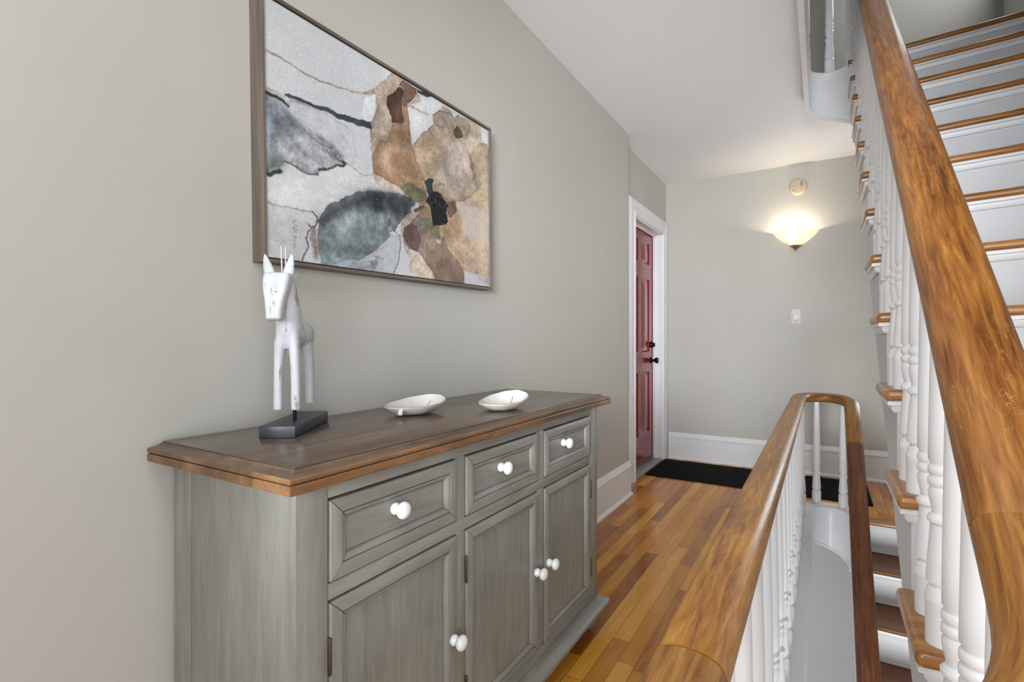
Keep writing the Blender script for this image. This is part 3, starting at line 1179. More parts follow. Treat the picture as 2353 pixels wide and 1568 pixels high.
def front(name, y0, y1, z0, z1, knob, grain, label=None):
    root = bpy.data.objects.new(name, None)
    root.empty_display_size = 0.03
    COL.objects.link(root)
    root.parent = sb
    root.location = root_matrix(sb).inverted() @ Vector((FX, (y0 + y1) / 2, z0))
    for i, bm in enumerate(frame_front(y0, y1, z0, z1)):
        obj('stile' if i % 2 else 'rail', bm, M['grey_v' if i % 2 else 'grey_h'], root, 25)
    bm = BM()
    box(bm, FX - 0.018, FX - 0.0085, y0 + 0.0400, y1 - 0.0400, z0 + 0.0400, z1 - 0.0400)
    obj('panel', bm, M['grey_' + grain], root, 25)
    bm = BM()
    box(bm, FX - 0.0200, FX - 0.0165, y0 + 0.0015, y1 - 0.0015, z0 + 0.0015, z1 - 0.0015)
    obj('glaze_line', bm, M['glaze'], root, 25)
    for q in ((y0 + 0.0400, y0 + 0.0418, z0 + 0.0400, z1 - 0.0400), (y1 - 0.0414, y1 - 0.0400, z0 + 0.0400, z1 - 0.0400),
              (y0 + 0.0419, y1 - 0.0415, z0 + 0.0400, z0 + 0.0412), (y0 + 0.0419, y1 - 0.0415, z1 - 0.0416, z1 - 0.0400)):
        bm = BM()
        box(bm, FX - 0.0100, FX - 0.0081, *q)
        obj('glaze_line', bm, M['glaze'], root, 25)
    kx = FX - 0.0085 if name == 'drawer' else FX + 0.0035
    k = obj('knob', knob_bm(kx, *knob), M['porcelain'], root)
    k['label'] = 'glossy white round knob'
    return root


D = [(0.6135, 0.9870), (1.0260, 1.4030), (1.4480, 1.8250)]
for (a, b), kn in zip(D, (0.785, 1.196, 1.598)):
    front('drawer', a, b, 0.6830, 0.8310, (kn, 0.768), 'h')
for (a, b), kn, hy in zip(D, (0.968, 1.384, 1.4655), (0.612, 1.0245, 1.8265)):
    r = front('cupboard_door', a, b, 0.1500, 0.6460, (kn, 0.403), 'v')
    for hz in (0.55, 0.25):
        bm = BM()
        lathe(bm, [(0, 0.0028), (0.002, 0.0036), (0.066, 0.0036), (0.068, 0.0028)], (FX + 0.0025, hy, hz - 0.034), 12)
        for q in (0.012, 0.034, 0.056):
            lathe(bm, [(q - 0.001, 0.0039), (q + 0.001, 0.0039)], (FX + 0.0025, hy, hz - 0.034), 12)
        obj('hinge', bm, M['hinge'], r)

# ------------------------------------------------------------------ carved horse on its plinth
BX, BY = -1.0045, 0.674
ROT = math.atan2(0.57, 0.82)
hs = thing('horse_sculpture', 'whitewashed carved wooden horse on a black block at the near end of the sideboard', 'sculpture', (-1.0715, 0.770, 0.9095), ROT)
# local frame: x to the right across the plinth, y towards the tail; front edge of the plinth at y = -0.119
bm = BM()
box(bm, -0.0385, 0.0385, -0.119, 0.119, 0.0, 0.027, 0.0025)
obj('plinth', bm, M['slate'], hs, 40, world=False)
bm = BM()
lathe(bm, [(0.026, 0.0042), (0.30 * 0.4 + 0.06, 0.0042)], (0.010, -0.040, 0), 14)
obj('rod', bm, M['black_metal'], hs, 40, world=False)
bm = BM()
HZ = 0.055                    # hoof height above the sideboard
FYL = -0.068                  # front legs


def limb(pts, n=14, power=2.6):
    loft(bm, [oval((x, y, z), rx, ry, n, power) for x, y, z, rx, ry in pts])


for sx in (-1, 1):
    limb([(sx * 0.0195 + 0.003, FYL, HZ, 0.0098, 0.0105), (sx * 0.0195 + 0.003, FYL, HZ + 0.05, 0.0096, 0.011), (sx * 0.0180 + 0.003, FYL + 0.001, HZ + 0.10, 0.0100, 0.0125), (sx * 0.0155 + 0.003, FYL + 0.002, HZ + 0.150, 0.0120, 0.016), (sx * 0.011 + 0.003, FYL + 0.004, HZ + 0.19, 0.013, 0.018)])
    limb([(sx * 0.0175 + 0.001, 0.036, HZ + 0.002, 0.0100, 0.0105), (sx * 0.0175 + 0.001, 0.036, HZ + 0.06, 0.0102, 0.0125), (sx * 0.0165 + 0.001, 0.034, HZ + 0.11, 0.0112, 0.017), (sx * 0.014, 0.030, HZ + 0.150, 0.0125, 0.021), (sx * 0.011, 0.026, HZ + 0.178, 0.013, 0.022)])
# barrel and rump
loft(bm, [oval((0.003, y, HZ + z), rx, rz, 18, 2.5, 'xz') for y, z, rx, rz in
          ((-0.072, 0.180, 0.012, 0.014), (-0.064, 0.178, 0.0215, 0.024), (-0.045, 0.175, 0.0255, 0.030), (-0.015, 0.173, 0.0245, 0.027), (0.020, 0.172, 0.0255, 0.028), (0.045, 0.170, 0.0255, 0.030), (0.058, 0.166, 0.021, 0.024), (0.062, 0.164, 0.013, 0.015))])
# neck, leaning forward to the poll
limb([(0.003, -0.060, HZ + 0.138, 0.0200, 0.012), (0.003, -0.059, HZ + 0.150, 0.0250, 0.020), (0.003, -0.055, HZ + 0.172, 0.0268, 0.030), (0.003, -0.055, HZ + 0.198, 0.0265, 0.033), (0.003, -0.062, HZ + 0.225, 0.0255, 0.030), (0.002, -0.072, HZ + 0.255, 0.0245, 0.026), (0.001, -0.080, HZ + 0.285, 0.0230, 0.022), (0.000, -0.084, HZ + 0.303, 0.0200, 0.016)], 18, 2.6)
# long head hanging down in front of the neck
limb([(-0.003, -0.122, HZ + 0.200, 0.0140, 0.010), (-0.003, -0.123, HZ + 0.204, 0.0165, 0.0135), (-0.003, -0.121, HZ + 0.222, 0.0172, 0.0155), (-0.003, -0.117, HZ + 0.245, 0.0210, 0.018), (-0.003, -0.111, HZ + 0.268, 0.0265, 0.0205), (-0.003, -0.105, HZ + 0.290, 0.0288, 0.022), (-0.003, -0.100, HZ + 0.302, 0.0288, 0.021), (-0.003, -0.098, HZ + 0.3045, 0.0265, 0.018)], 20, 3.4)
# forehead ridges
for dx in (-0.010, 0.0, 0.010):
    limb([(-0.003 + dx * 0.6, -0.134, HZ + 0.215, 0.0016, 0.002), (-0.003 + dx, -0.132, HZ + 0.250, 0.0022, 0.0025), (-0.003 + dx * 1.25, -0.1275, HZ + 0.280, 0.0022, 0.0025), (-0.003 + dx * 1.4, -0.121, HZ + 0.302, 0.0016, 0.002)], 8, 2)
horse = obj('horse_body', bm, M['horse'], hs, 0, world=False)
md = horse.modifiers.new('union', 'REMESH')
md.mode = 'VOXEL'
md.voxel_size = 0.0016
md.use_smooth_shade = True
md2 = horse.modifiers.new('soften', 'SMOOTH')
md2.factor = 0.5
md2.iterations = 7
HEAD_DROP = 0.005
for sx, lean in ((-1, 1.35), (1, 0.45)):
    bm = BM()
    x0 = -0.003 + sx * 0.0185
    loft(bm, [oval((x0 + sx * lean * d * 0.012, -0.098 + 0.010 * d, HZ + 0.298 + 0.050 * d), 0.0112 * w, 0.0065 * w, 12, 2.0) for d, w in ((0.0, 1.0), (0.25, 1.05), (0.5, 0.88), (0.75, 0.58), (0.93, 0.26), (1.0, 0.06))])
    obj('ear', bm, M['horse'], hs, 50, world=False)
for (x, y, z, dx, dy, dz, ln) in ((0.002, -0.094, 0.300, -0.05, 0.03, 1.0, 0.066), (0.008, -0.090, 0.300, -0.02, 0.05, 1.0, 0.064), (0.012, -0.080, 0.300, 0.02, 0.16, 1.0, 0.052), (0.010, -0.068, 0.296, 0.04, 0.36, 1.0, 0.038),
                                (0.006, -0.060, 0.284, 0.25, 0.70, 0.75, 0.034), (0.006, -0.048, 0.262, 0.30, 0.80, 0.60, 0.030), (0.006, -0.036, 0.238, 0.35, 0.90, 0.55, 0.026), (0.006, -0.026, 0.214, 0.35, 1.0, 0.35, 0.020)):
    bm = BM()
    d = Vector((dx, dy, dz)).normalized()
    a = Vector((x, y, HZ + z)) - d * 0.006
    b = a + d * (ln + 0.006)
    sweep(bm, [a, (a + b) / 2, b], [(0.0016 * math.cos(t), 0.0016 * math.sin(t)) for t in np.linspace(0, 2 * PI, 9)[:-1]], True, Vector((1, 0.2, 0.1)))
    obj('mane_spike', bm, M['horse'], hs, 50, world=False)

# ------------------------------------------------------------------ two leaf dishes


def leaf_dish(loc, rot, a, b, tilt, stem, label):
    d = thing('leaf_dish', label, 'dish', loc, rot, 'leaf dishes on the sideboard')
    nu, nr = 56, 9
    rnd = random.Random(int(a * 1000) + stem)
    wob = [rnd.uniform(-1, 1) for _ in range(6)]

    def edge(t):
        c, s = math.cos(t), math.sin(t)
        k = 1 + 0.009 * sum(w * math.cos((i + 2) * t + i) for i, w in enumerate(wob)) * 0.5
        pinch = 1 - 0.10 * abs(c) ** 6
        return (a * k * math.copysign(abs(c) ** 0.94, c), b * k * pinch * math.copysign(abs(s) ** 1.04, s))

    def zz(f, t):
        x, y = edge(t)
        base = 0.004 + 0.031 * f ** 3.2
        return base + tilt * x * f * f + 0.003 * f * f * math.cos(2 * t) + 0.0005 * f * math.sin(9 * t + wob[0] * 3)
    TH = 0.0042
    bm = BM()
    outer = []
    for r in range(1, nr + 1):
        f = r / nr
        outer.append([bm.verts.new((edge(2 * PI * i / nu)[0] * f, edge(2 * PI * i / nu)[1] * f, zz(f, 2 * PI * i / nu))) for i in range(nu)])
    inner = []
    for r in range(1, nr + 1):
        f = r / nr
        g = f * (1 - 0.045 * f)
        inner.append([bm.verts.new((edge(2 * PI * i / nu)[0] * g, edge(2 * PI * i / nu)[1] * g, zz(f, 2 * PI * i / nu) + TH)) for i in range(nu)])
    for S, flip in ((outer, True), (inner, False)):
        for p, q in zip(S, S[1:]):
            for i in range(nu):
                j = (i + 1) % nu
                bm.faces.new((p[i], p[j], q[j], q[i]))
        bm.faces.new(S[0])
    for i in range(nu):
        j = (i + 1) % nu
        bm.faces.new((outer[-1][i], outer[-1][j], inner[-1][j], inner[-1][i]))
    zmin = min(v.co.z for v in bm.verts)
    for v in bm.verts:
        v.co.z -= zmin
    obj('bowl', bm, M['dish'], d, 60, world=False)
    bm = BM()
    path = []
    for i in range(nu + 1):
        t = 2 * PI * i / nu
        x, y = edge(t)
        path.append((x * 0.978, y * 0.978, zz(1.0, t) + TH * 0.55 - zmin))
    sweep(bm, path, [(0.0021 * math.cos(t), 0.0021 * math.sin(t)) for t in np.linspace(0, 2 * PI, 9)[:-1]], False)
    obj('rim', bm, M['dish_rim'], d, 60, world=False)['label'] = 'thin tan bare clay rim'
    bm = BM()
    vp = []
    for i in range(15):
        x = -0.80 + 1.6 * i / 14
        yy = 0.18 * math.sin(1.4 * x + wob[1])
        f = min(0.99, math.hypot(x, yy))
        t = math.atan2(yy * b, x * a)
        vp.append((a * x * 0.96, b * yy * 0.96, zz(f, t if x != 0 else 0) + TH - zmin + 0.0004))
    sweep(bm, vp, [(0.0016 * math.cos(t), 0.0011 * math.sin(t)) for t in np.linspace(0, 2 * PI, 7)[:-1]], True)
    obj('leaf_vein', bm, M['dish_vein'], d, 60, world=False)
    if stem:
        bm = BM()
        x0 = -a * 0.88
        sweep(bm, [(x0, -b * 0.25, 0.030 - zmin), (x0 - 0.010, -b * 0.30, 0.024 - zmin), (x0 - 0.017, -b * 0.33, 0.019 - zmin)], [(0.0065 * math.cos(t), 0.0055 * math.sin(t)) for t in np.linspace(0, 2 * PI, 13)[:-1]], True)
        obj('stem', bm, M['dish'], d, 60, world=False)
    return d


leaf_dish((-1.008, 1.118, 0.9095), 1.744, 0.116, 0.076, 0.06, 1, 'larger white leaf dish with a stub stem on the middle of the sideboard')
leaf_dish((-0.838, 1.330, 0.9095), 1.747, 0.115, 0.069, 0.09, 0, 'smaller white leaf dish with curved vein at the far end of the sideboard')

# ------------------------------------------------------------------ framed print on the wall
pic = thing('framed_print', 'large watercolour flower print in a grey brown box frame above the sideboard', 'picture', (XL + 0.0005, 1.2385, 1.653))
pic.rotation_euler = (math.radians(0.85), 0, 0)
PW, PH, PD = 1.003, 0.662, 0.048


def frame_bar(ring_fn):
    bm = BM()
    loft(bm, ring_fn)
    return bm


FB = 0.0085
for name, mat, a, b in (('frame_rail', 'frame', (-1, -1), (1, -1)), ('frame_rail', 'frame', (1, 1), (-1, 1)), ('frame_stile', 'frame_v', (1, -1), (1, 1)), ('frame_stile', 'frame_v', (-1, 1), (-1, -1))):
    bm = BM()
    rings = []
    for cy, cz in (a, b):
        r = []
        for ins, x in ((0, 0.0), (0, PD - 0.001), (0.001, PD), (FB, PD), (FB, 0.0)):
            r.append((x, cy * (PW / 2 - ins), cz * (PH / 2 - ins)))
        rings.append(r)
    loft(bm, rings)
    obj(name, bm, M[mat], pic, 25, world=False)
bm = BM()
box(bm, 0.002, 0.012, -PW / 2 + 0.006, PW / 2 - 0.006, -PH / 2 + 0.006, PH / 2 - 0.006)
obj('frame_back', bm, M['frame_gap'], pic, 25, world=False)

# the print: soft washes with darker drying edges, laid one over the other
ART_PATCHES = [
    ([[-3,314],[79,380],[103,372],[160,391],[246,458],[317,444],[353,458],[400,395],[280,348],[185,252],[144,190],[132,218],[59,209],[-3,210]], (222,220,218), 0.0),
    ([[324,811],[364,842],[368,799],[358,741],[336,699],[309,714],[326,745],[321,780]], (228,230,232), 0.1),
    ([[330,816],[367,842],[364,773],[345,708],[319,690],[315,761]], (228,230,232), 0.1),
    ([[578,965],[638,993],[699,987],[662,929],[635,898],[583,880],[541,900],[578,935]], (226,228,230), 0.05),
    ([[518,865],[627,869],[645,852],[585,784],[572,756],[543,767],[526,818]], (228,230,232), 0.05),
    ([[942,978],[1000,997],[995,918],[941,892]], (226,228,232), 0.05),
    ([[407,990],[437,1001],[404,938]], (226,228,232), 0.05),
    ([[-1,636],[38,632],[59,630],[95,648],[140,651],[187,651],[238,642],[274,620],[285,577],[288,555],[287,501],[276,473],[246,466],[239,451],[217,444],[202,426],[160,402],[154,381],[131,370],[103,372],[79,380],[53,391],[43,368],[38,342],[18,326],[-3,311]], (178,180,188), 0.6),
    ([[77,640],[140,651],[187,651],[238,642],[274,620],[285,577],[288,555],[287,501],[276,473],[246,470],[201,494],[159,525],[118,562],[130,528],[96,570],[59,601]], (200,202,207), 0.15),
    ([[-3,210],[59,209],[99,208],[132,218],[144,190],[139,154],[116,125],[114,98],[120,66],[109,22],[101,2],[-1,-12]], (203,201,205), 0.2),
    ([[234,364],[307,408],[357,432],[399,404],[301,360],[238,317]], (205,206,213), 0.0),
    ([[132,224],[170,286],[206,316],[225,309],[185,260],[147,190]], (206,206,212), 0.0),
    ([[157,39],[250,32],[318,52],[372,101],[408,159],[434,195],[476,198],[476,162],[473,134],[460,54],[437,0],[333,-4],[158,-8]], (188,191,201), 0.3),
    ([[154,38],[237,33],[284,29],[404,67],[351,72],[380,55],[361,8],[333,-4],[164,-3]], (162,176,185), 0.1),
    ([[147,186],[167,227],[197,272],[247,318],[301,360],[347,383],[375,380],[400,390],[347,381],[376,378],[418,397],[466,408],[517,408],[547,394],[547,381],[521,353],[524,334],[496,302],[468,254],[451,219],[420,200],[434,194],[408,159],[369,109],[341,78],[403,125],[358,94],[311,51],[250,32],[203,7],[163,5],[154,46],[151,107],[149,145],[156,174]], (112,128,133), 0.45),
    ([[186,193],[245,234],[278,260],[299,242],[282,187],[249,138],[199,90],[174,120],[174,167]], (142,158,160), 0.0),
    ([[330,275],[377,289],[433,299],[426,258],[407,215],[378,200],[331,203]], (132,147,152), 0.0),
    ([[157,77],[205,48],[267,55],[311,59],[250,32],[203,7],[163,5]], (132,152,160), 0.0),
    ([[156,189],[197,248],[248,296],[301,351],[347,383],[375,380],[400,390],[347,381],[376,378],[418,397],[466,408],[517,408],[547,394],[518,352],[496,302],[461,284],[436,307],[376,319],[400,342],[366,296],[333,307],[281,274],[235,256],[204,218],[168,184]], (60,67,74), 0.05),
    ([[329,361],[375,377],[400,373],[401,298],[363,286],[348,325]], (45,50,56), 0.0),
    ([[443,1002],[500,998],[500,977],[474,927],[441,878],[434,838],[449,781],[446,730],[414,660],[383,641],[373,596],[360,555],[346,576],[351,602],[346,650],[345,700],[361,732],[374,795],[370,848],[324,824],[324,835],[370,879],[404,936]], (192,171,150), 0.45),
    ([[354,509],[371,485],[424,466],[476,448],[492,416],[414,409],[379,412],[361,441]], (205,187,170), 0.4),
    ([[893,841],[944,893],[998,911],[1000,683],[949,648],[903,585],[885,685],[866,778]], (184,160,134), 0.4),
    ([[846,998],[948,996],[947,897],[899,843],[872,790],[832,857],[847,919]], (205,183,160), 0.2),
    ([[885,566],[927,610],[953,654],[1004,688],[999,477],[830,482],[810,489],[870,537]], (208,182,148), 0.45),
    ([[650,854],[640,894],[685,954],[748,972],[773,958],[764,905],[765,848],[832,852],[872,790],[893,713],[885,660],[898,588],[895,579],[875,539],[820,492],[762,473],[721,451],[694,455],[663,487],[642,467],[609,468],[593,458],[569,475],[584,558],[553,616],[536,682],[585,767]], (190,164,132), 0.5),
    ([[721,807],[796,844],[844,818],[872,740],[869,628],[827,533],[707,487],[677,541],[654,591],[698,703]], (194,176,160), 0.0),
    ([[685,954],[699,989],[747,986],[773,953],[748,963]], (190,168,145), 0.2),
    ([[650,854],[640,894],[685,954],[748,972],[773,958],[759,893],[701,853]], (172,152,134), 0.4),
    ([[773,958],[788,985],[846,993],[871,961],[858,910],[843,862],[795,853],[765,843],[761,894]], (178,159,140), 0.45),
    ([[784,918],[815,907],[821,881],[845,903],[806,858],[780,843],[762,863],[769,893]], (104,80,64), 0.4),
    ([[858,799],[878,773],[895,730],[884,690],[867,713],[866,763]], (140,115,96), 0.1),
    ([[896,694],[907,679],[897,639],[885,644]], (150,125,104), 0.1),
    ([[646,515],[676,541],[706,542],[703,493],[685,482],[651,487]], (186,160,136), 0.5),
    ([[490,874],[513,871],[522,795],[528,691],[553,616],[579,561],[606,518],[577,518],[606,454],[602,424],[570,397],[540,399],[502,418],[473,443],[407,453],[362,469],[354,497],[352,543],[373,604],[386,639],[414,654],[439,714],[442,752],[480,766],[499,787]], (178,138,102), 0.55),
    ([[387,603],[425,637],[474,640],[498,592],[491,525],[449,529],[413,514],[377,527],[370,556]], (200,164,128), 0.0),
    ([[373,604],[390,640],[414,654],[429,672],[439,714],[495,780],[528,691],[504,675],[473,685],[429,647],[394,610],[367,546]], (150,116,84), 0.0),
    ([[430,603],[474,623],[529,605],[567,556],[547,504],[498,528],[452,530],[434,551]], (158,120,90), 0.0),
    ([[484,712],[500,724],[504,700],[493,665],[474,648],[477,687]], (118,94,80), 0.0),
    ([[566,396],[610,452],[694,498],[735,460],[782,470],[783,394],[732,326],[680,281],[629,272],[568,314],[556,351]], (168,140,114), 0.1),
    ([[473,451],[516,483],[554,473],[593,463],[606,450],[602,424],[570,397],[540,399],[502,418]], (134,126,92), 0.3),
    ([[531,477],[554,477],[593,458],[586,447],[562,451],[539,459]], (82,86,72), 0.0),
    ([[496,994],[560,996],[561,972],[545,932],[513,871],[490,866],[482,891],[489,962],[470,958]], (134,104,82), 0.5),
    ([[477,954],[495,940],[484,892],[490,837],[499,787],[480,766],[438,758],[433,788],[416,823],[422,872],[459,926]], (80,58,44), 0.5),
    ([[456,850],[482,866],[491,820],[487,784],[461,766],[449,805]], (112,80,56), 0.0),
    ([[561,970],[578,965],[578,935],[541,900],[525,886],[549,930]], (205,178,150), 0.3),
    ([[563,997],[573,993],[616,1004],[638,997],[612,981],[586,977],[573,978],[565,979]], (74,78,84), 0.1),
    ([[777,478],[815,481],[835,479],[940,484],[999,472],[998,64],[904,70],[817,76],[782,130],[721,199],[698,246],[675,297],[723,354],[731,414],[744,454]], (204,176,146), 0.4),
    ([[777,478],[835,479],[940,484],[999,472],[1000,308],[917,265],[814,288],[788,395]], (214,196,180), 0.0),
    ([[698,246],[679,298],[723,354],[754,403],[802,399],[808,309],[771,219],[816,127],[744,168]], (184,148,112), 0.0),
    ([[717,449],[772,476],[782,421],[764,388],[736,362],[722,394],[731,432]], (128,98,78), 0.2),
    ([[479,265],[511,314],[533,344],[567,347],[572,311],[530,279],[497,234],[490,189],[515,139],[528,98],[499,120],[480,195]], (198,178,165), 0.35),
    ([[525,105],[551,126],[578,115],[607,78],[636,41],[652,-4],[526,0],[516,59]], (208,188,168), 0.35),
    ([[519,268],[567,347],[594,388],[623,380],[632,299],[675,297],[698,246],[726,182],[782,130],[818,67],[826,-6],[650,-5],[641,37],[603,86],[570,122],[551,138],[513,143],[487,196],[493,242]], (156,130,112), 0.5),
    ([[656,108],[735,144],[792,104],[820,49],[824,-2],[654,-4],[644,55]], (142,114,98), 0.0),
    ([[493,245],[526,276],[549,268],[569,249],[575,201],[555,135],[520,148],[487,192]], (118,93,86), 0.45),
    ([[567,355],[623,397],[632,332],[579,317],[563,342]], (176,140,110), 0.1),
    ([[545,275],[568,310],[624,338],[641,292],[680,285],[680,234],[613,218],[569,236]], (136,124,98), 0.1),
    ([[549,284],[572,315],[604,316],[604,283],[557,270]], (118,122,116), 0.1),
    ([[652,225],[680,227],[690,205],[668,203]], (196,192,184), 0.2),
    ([[673,292],[697,264],[696,237],[680,242]], (205,178,140), 0.3),
    ([[536,346],[548,363],[590,392],[588,378],[548,338]], (124,94,76), 0.4),
    ([[598,518],[620,550],[643,558],[646,541],[638,512],[646,481],[634,443],[612,456],[605,488]], (58,66,71), 0.5),
    ([[608,438],[634,473],[663,492],[687,492],[703,458],[731,432],[713,391],[725,341],[697,314],[641,290],[630,349],[623,397],[600,411]], (30,31,33), 0.1),
    ([[825,73],[904,65],[999,54],[1000,-11],[825,-2]], (205,203,207), 0.1),
    ([[926,49],[999,58],[1000,-1],[949,23]], (172,166,168), 0.0),
    ([[1,396],[27,419],[48,388],[43,361],[20,345],[1,323]], (92,112,100), 0.0),
    ([[-1,633],[23,623],[59,608],[77,575],[102,544],[70,505],[44,512],[27,433],[1,351]], (122,132,142), 0.0),
    ([[9,555],[44,560],[54,526],[24,483]], (96,108,118), 0.0),
]
ART_STROKES = [
    ([[0,794],[32,794],[62,791],[94,783],[128,779],[162,779],[198,788],[242,796],[275,803],[310,818],[367,857],[343,843],[380,878]], (158,138,126), [0.008]),
    ([[60,653],[95,659],[151,665],[193,668],[221,666],[277,674],[343,684]], (44,56,72), [0.01, 0.014, 0.016, 0.02, 0.024, 0.028, 0.032]),
    ([[517,880],[550,885],[583,885],[640,896]], (196,176,160), [0.012]),
    ([[107,545],[141,524],[168,506],[189,481],[201,475]], (118,122,132), [0.005]),
    ([[183,509],[204,492],[223,480],[246,464]], (62,66,70), [0.006, 0.016, 0.02, 0.012]),
    ([[153,541],[182,517],[214,500],[233,485]], (150,154,162), [0.02, 0.04, 0.05, 0.03]),
    ([[246,466],[279,460],[317,444],[353,458]], (150,150,154), [0.003]),
    ([[56,607],[62,581],[96,548],[141,511]], (140,144,152), [0.004]),
    ([[-1,636],[18,630],[38,632],[54,623],[66,616]], (48,52,56), [0.012, 0.014, 0.012, 0.012, 0.01]),
    ([[1,646],[23,651],[48,645],[69,643],[101,647],[129,648]], (176,164,150), [0.008]),
    ([[1,318],[11,315],[21,331],[40,344]], (52,62,62), [0.014]),
    ([[53,389],[79,380],[103,370],[120,367],[142,376],[154,381]], (96,98,104), [0.006]),
    ([[157,401],[178,410],[202,424],[217,444],[240,449],[246,462]], (64,66,70), [0.01]),
    ([[2,212],[29,210],[59,208],[99,208],[132,217]], (130,128,132), [0.004]),
    ([[132,218],[144,203],[147,186],[144,163],[136,151],[119,130],[115,98],[121,66],[112,38],[101,2]], (78,80,88), [0.006]),
    ([[116,161],[125,152],[139,154]], (90,92,98), [0.006]),
    ([[451,219],[472,193],[476,162],[473,134],[460,54],[437,0]], (92,92,100), [0.004]),
    ([[139,142],[136,103],[145,67],[143,28]], (152,132,118), [0.02, 0.035, 0.03, 0.02]),
    ([[139,768],[156,760],[177,746]], (222,224,226), [0.004]),
    ([[436,307],[426,258],[414,217]], (62,70,78), [0.004]),
    ([[522,795],[528,691],[553,616],[579,557]], (140,108,82), [0.004]),
    ([[585,767],[552,711],[540,675]], (150,124,96), [0.003]),
    ([[596,577],[652,677],[684,728]], (166,140,110), [0.003]),
    ([[642,898],[685,952],[718,965],[748,968]], (110,84,74), [0.004]),
    ([[570,142],[599,89],[636,45],[652,-4]], (106,82,74), [0.005]),
    ([[721,451],[762,475],[820,492],[875,541],[895,574],[927,610],[953,654]], (140,112,96), [0.004]),
    ([[69,174],[81,164],[70,150],[85,143],[73,129],[86,125],[73,111]], (176,174,178), [0.0035]),
    ([[73,96],[85,95],[71,83],[85,77],[74,67],[82,58],[74,45]], (176,174,178), [0.0035]),
]


def art_canvas():
    NX, NY = 740, 492
    rng = np.random.default_rng(11)
    X, Y = np.meshgrid(np.linspace(0, 1, NX), np.linspace(0, 1, NY), indexing='xy')
    ASP = 1.5

    def vnoise(fr, seed):
        r = np.random.default_rng(seed)
        gx, gy = int(fr * ASP) + 3, int(fr) + 3
        g = r.random((gy, gx))
        px, py = X * fr * ASP, Y * fr
        ix, iy = px.astype(int), py.astype(int)
        fx, fy = px - ix, py - iy
        fx, fy = fx * fx * (3 - 2 * fx), fy * fy * (3 - 2 * fy)
        a = g[iy, ix] * (1 - fx) + g[iy, ix + 1] * fx
        b = g[iy + 1, ix] * (1 - fx) + g[iy + 1, ix + 1] * fx
        return a * (1 - fy) + b * fy - 0.5

    def fbm(fr, seed, octs=4):
        s, amp = 0, 1.0
        for k in range(octs):
            s = s + vnoise(fr * 2 ** k, seed + k) * amp
            amp *= 0.55
        return s
    wx = fbm(18, 1, 3) * 0.006 + fbm(70, 8, 2) * 0.0028
    wy = fbm(18, 21, 3) * 0.008 + fbm(70, 28, 2) * 0.004
    PX, PY = X + wx, Y + wy
    slow, mid, mid2, fine = fbm(4, 41), fbm(14, 51), fbm(36, 57, 3), fbm(90, 61, 3)
    img = np.empty((NY, NX, 3))
    img[:] = np.array((205, 207, 211), float)
    img += (slow * 10 + fine * 6)[..., None]

    def seg_dist(px, py, a, b):
        ax_, ay_ = a[0] * ASP, a[1]
        bx_, by_ = b[0] * ASP, b[1]
        dx, dy = bx_ - ax_, by_ - ay_
        t = np.clip(((px * ASP - ax_) * dx + (py - ay_) * dy) / (dx * dx + dy * dy + 1e-12), 0, 1)
        return np.hypot(px * ASP - ax_ - t * dx, py - ay_ - t * dy), t

    def region(pts, pad):
        a = np.array(pts)
        x0, x1 = a[:, 0].min() - pad, a[:, 0].max() + pad
        y0, y1 = a[:, 1].min() - pad, a[:, 1].max() + pad
        i0, i1 = max(0, int(x0 * NX)), min(NX, int(x1 * NX) + 2)
        j0, j1 = max(0, int(y0 * NY)), min(NY, int(y1 * NY) + 2)
        return slice(j0, max(j0, j1)), slice(i0, max(i0, i1))

    def soft(d, w):
        t = np.clip(d / w * 0.5 + 0.5, 0, 1)
        return t * t * (3 - 2 * t)
    for pts, colr, edge in ART_PATCHES:
        P = [(p[0] / 1000.0, p[1] / 1000.0) for p in pts]
        J, I = region(P, 0.04)
        px, py = PX[J, I], PY[J, I]
        if px.size == 0:
            continue
        ins = np.zeros(px.shape, bool)
        dist = np.full(px.shape, 9.0)
        for k in range(len(P)):
            a, b = P[k], P[(k + 1) % len(P)]
            d, _ = seg_dist(px, py, a, b)
            dist = np.minimum(dist, d)
            if a[1] != b[1]:
                cond = ((a[1] > py) != (b[1] > py)) & (px < (b[0] - a[0]) * (py - a[1]) / (b[1] - a[1]) + a[0])
                ins ^= cond
        sd = np.where(ins, dist, -dist)
        w = 0.0025 if edge >= 0.1 else 0.034
        al = soft(sd, w)
        c = np.empty(px.shape + (3,))
        c[:] = np.array(colr, float)
        v = slow[J, I] * 0.16 + mid[J, I] * 0.17 + mid2[J, I] * (0.07 if colr[0] > colr[2] else 0.20) + fine[J, I] * 0.12
        dark = edge * np.exp(-np.clip(sd, 0, 9) / 0.005) * 0.45 if edge >= 0.1 else 0.0
        lum = c.mean(-1)
        k = (1 + v * np.where(lum > 190, 0.35, 1.25) - dark)
        c = c * np.clip(k, 0.35, 1.25)[..., None]
        img[J, I] = img[J, I] * (1 - al[..., None]) + c * al[..., None]
    for pts, colr, wid in ART_STROKES:
        P = [(p[0] / 1000.0, p[1] / 1000.0) for p in pts]
        W = list(wid) if len(wid) == len(P) else [wid[min(len(wid) - 1, int(i * len(wid) / len(P)))] for i in range(len(P))]
        J, I = region(P, 0.05)
        px, py = PX[J, I], PY[J, I]
        if px.size == 0:
            continue
        best = np.full(px.shape, -9.0)
        for k in range(len(P) - 1):
            d, t = seg_dist(px, py, P[k], P[k + 1])
            best = np.maximum(best, (W[k] * (1 - t) + W[k + 1] * t) / 2 - d)
        al = soft(best, 0.003 if max(W) < 0.034 else 0.012) * 0.92
        c = np.array(colr, float) * (1 + (mid[J, I] * 0.3 + fine[J, I] * 0.3))[..., None]
        img[J, I] = img[J, I] * (1 - al[..., None]) + c * al[..., None]
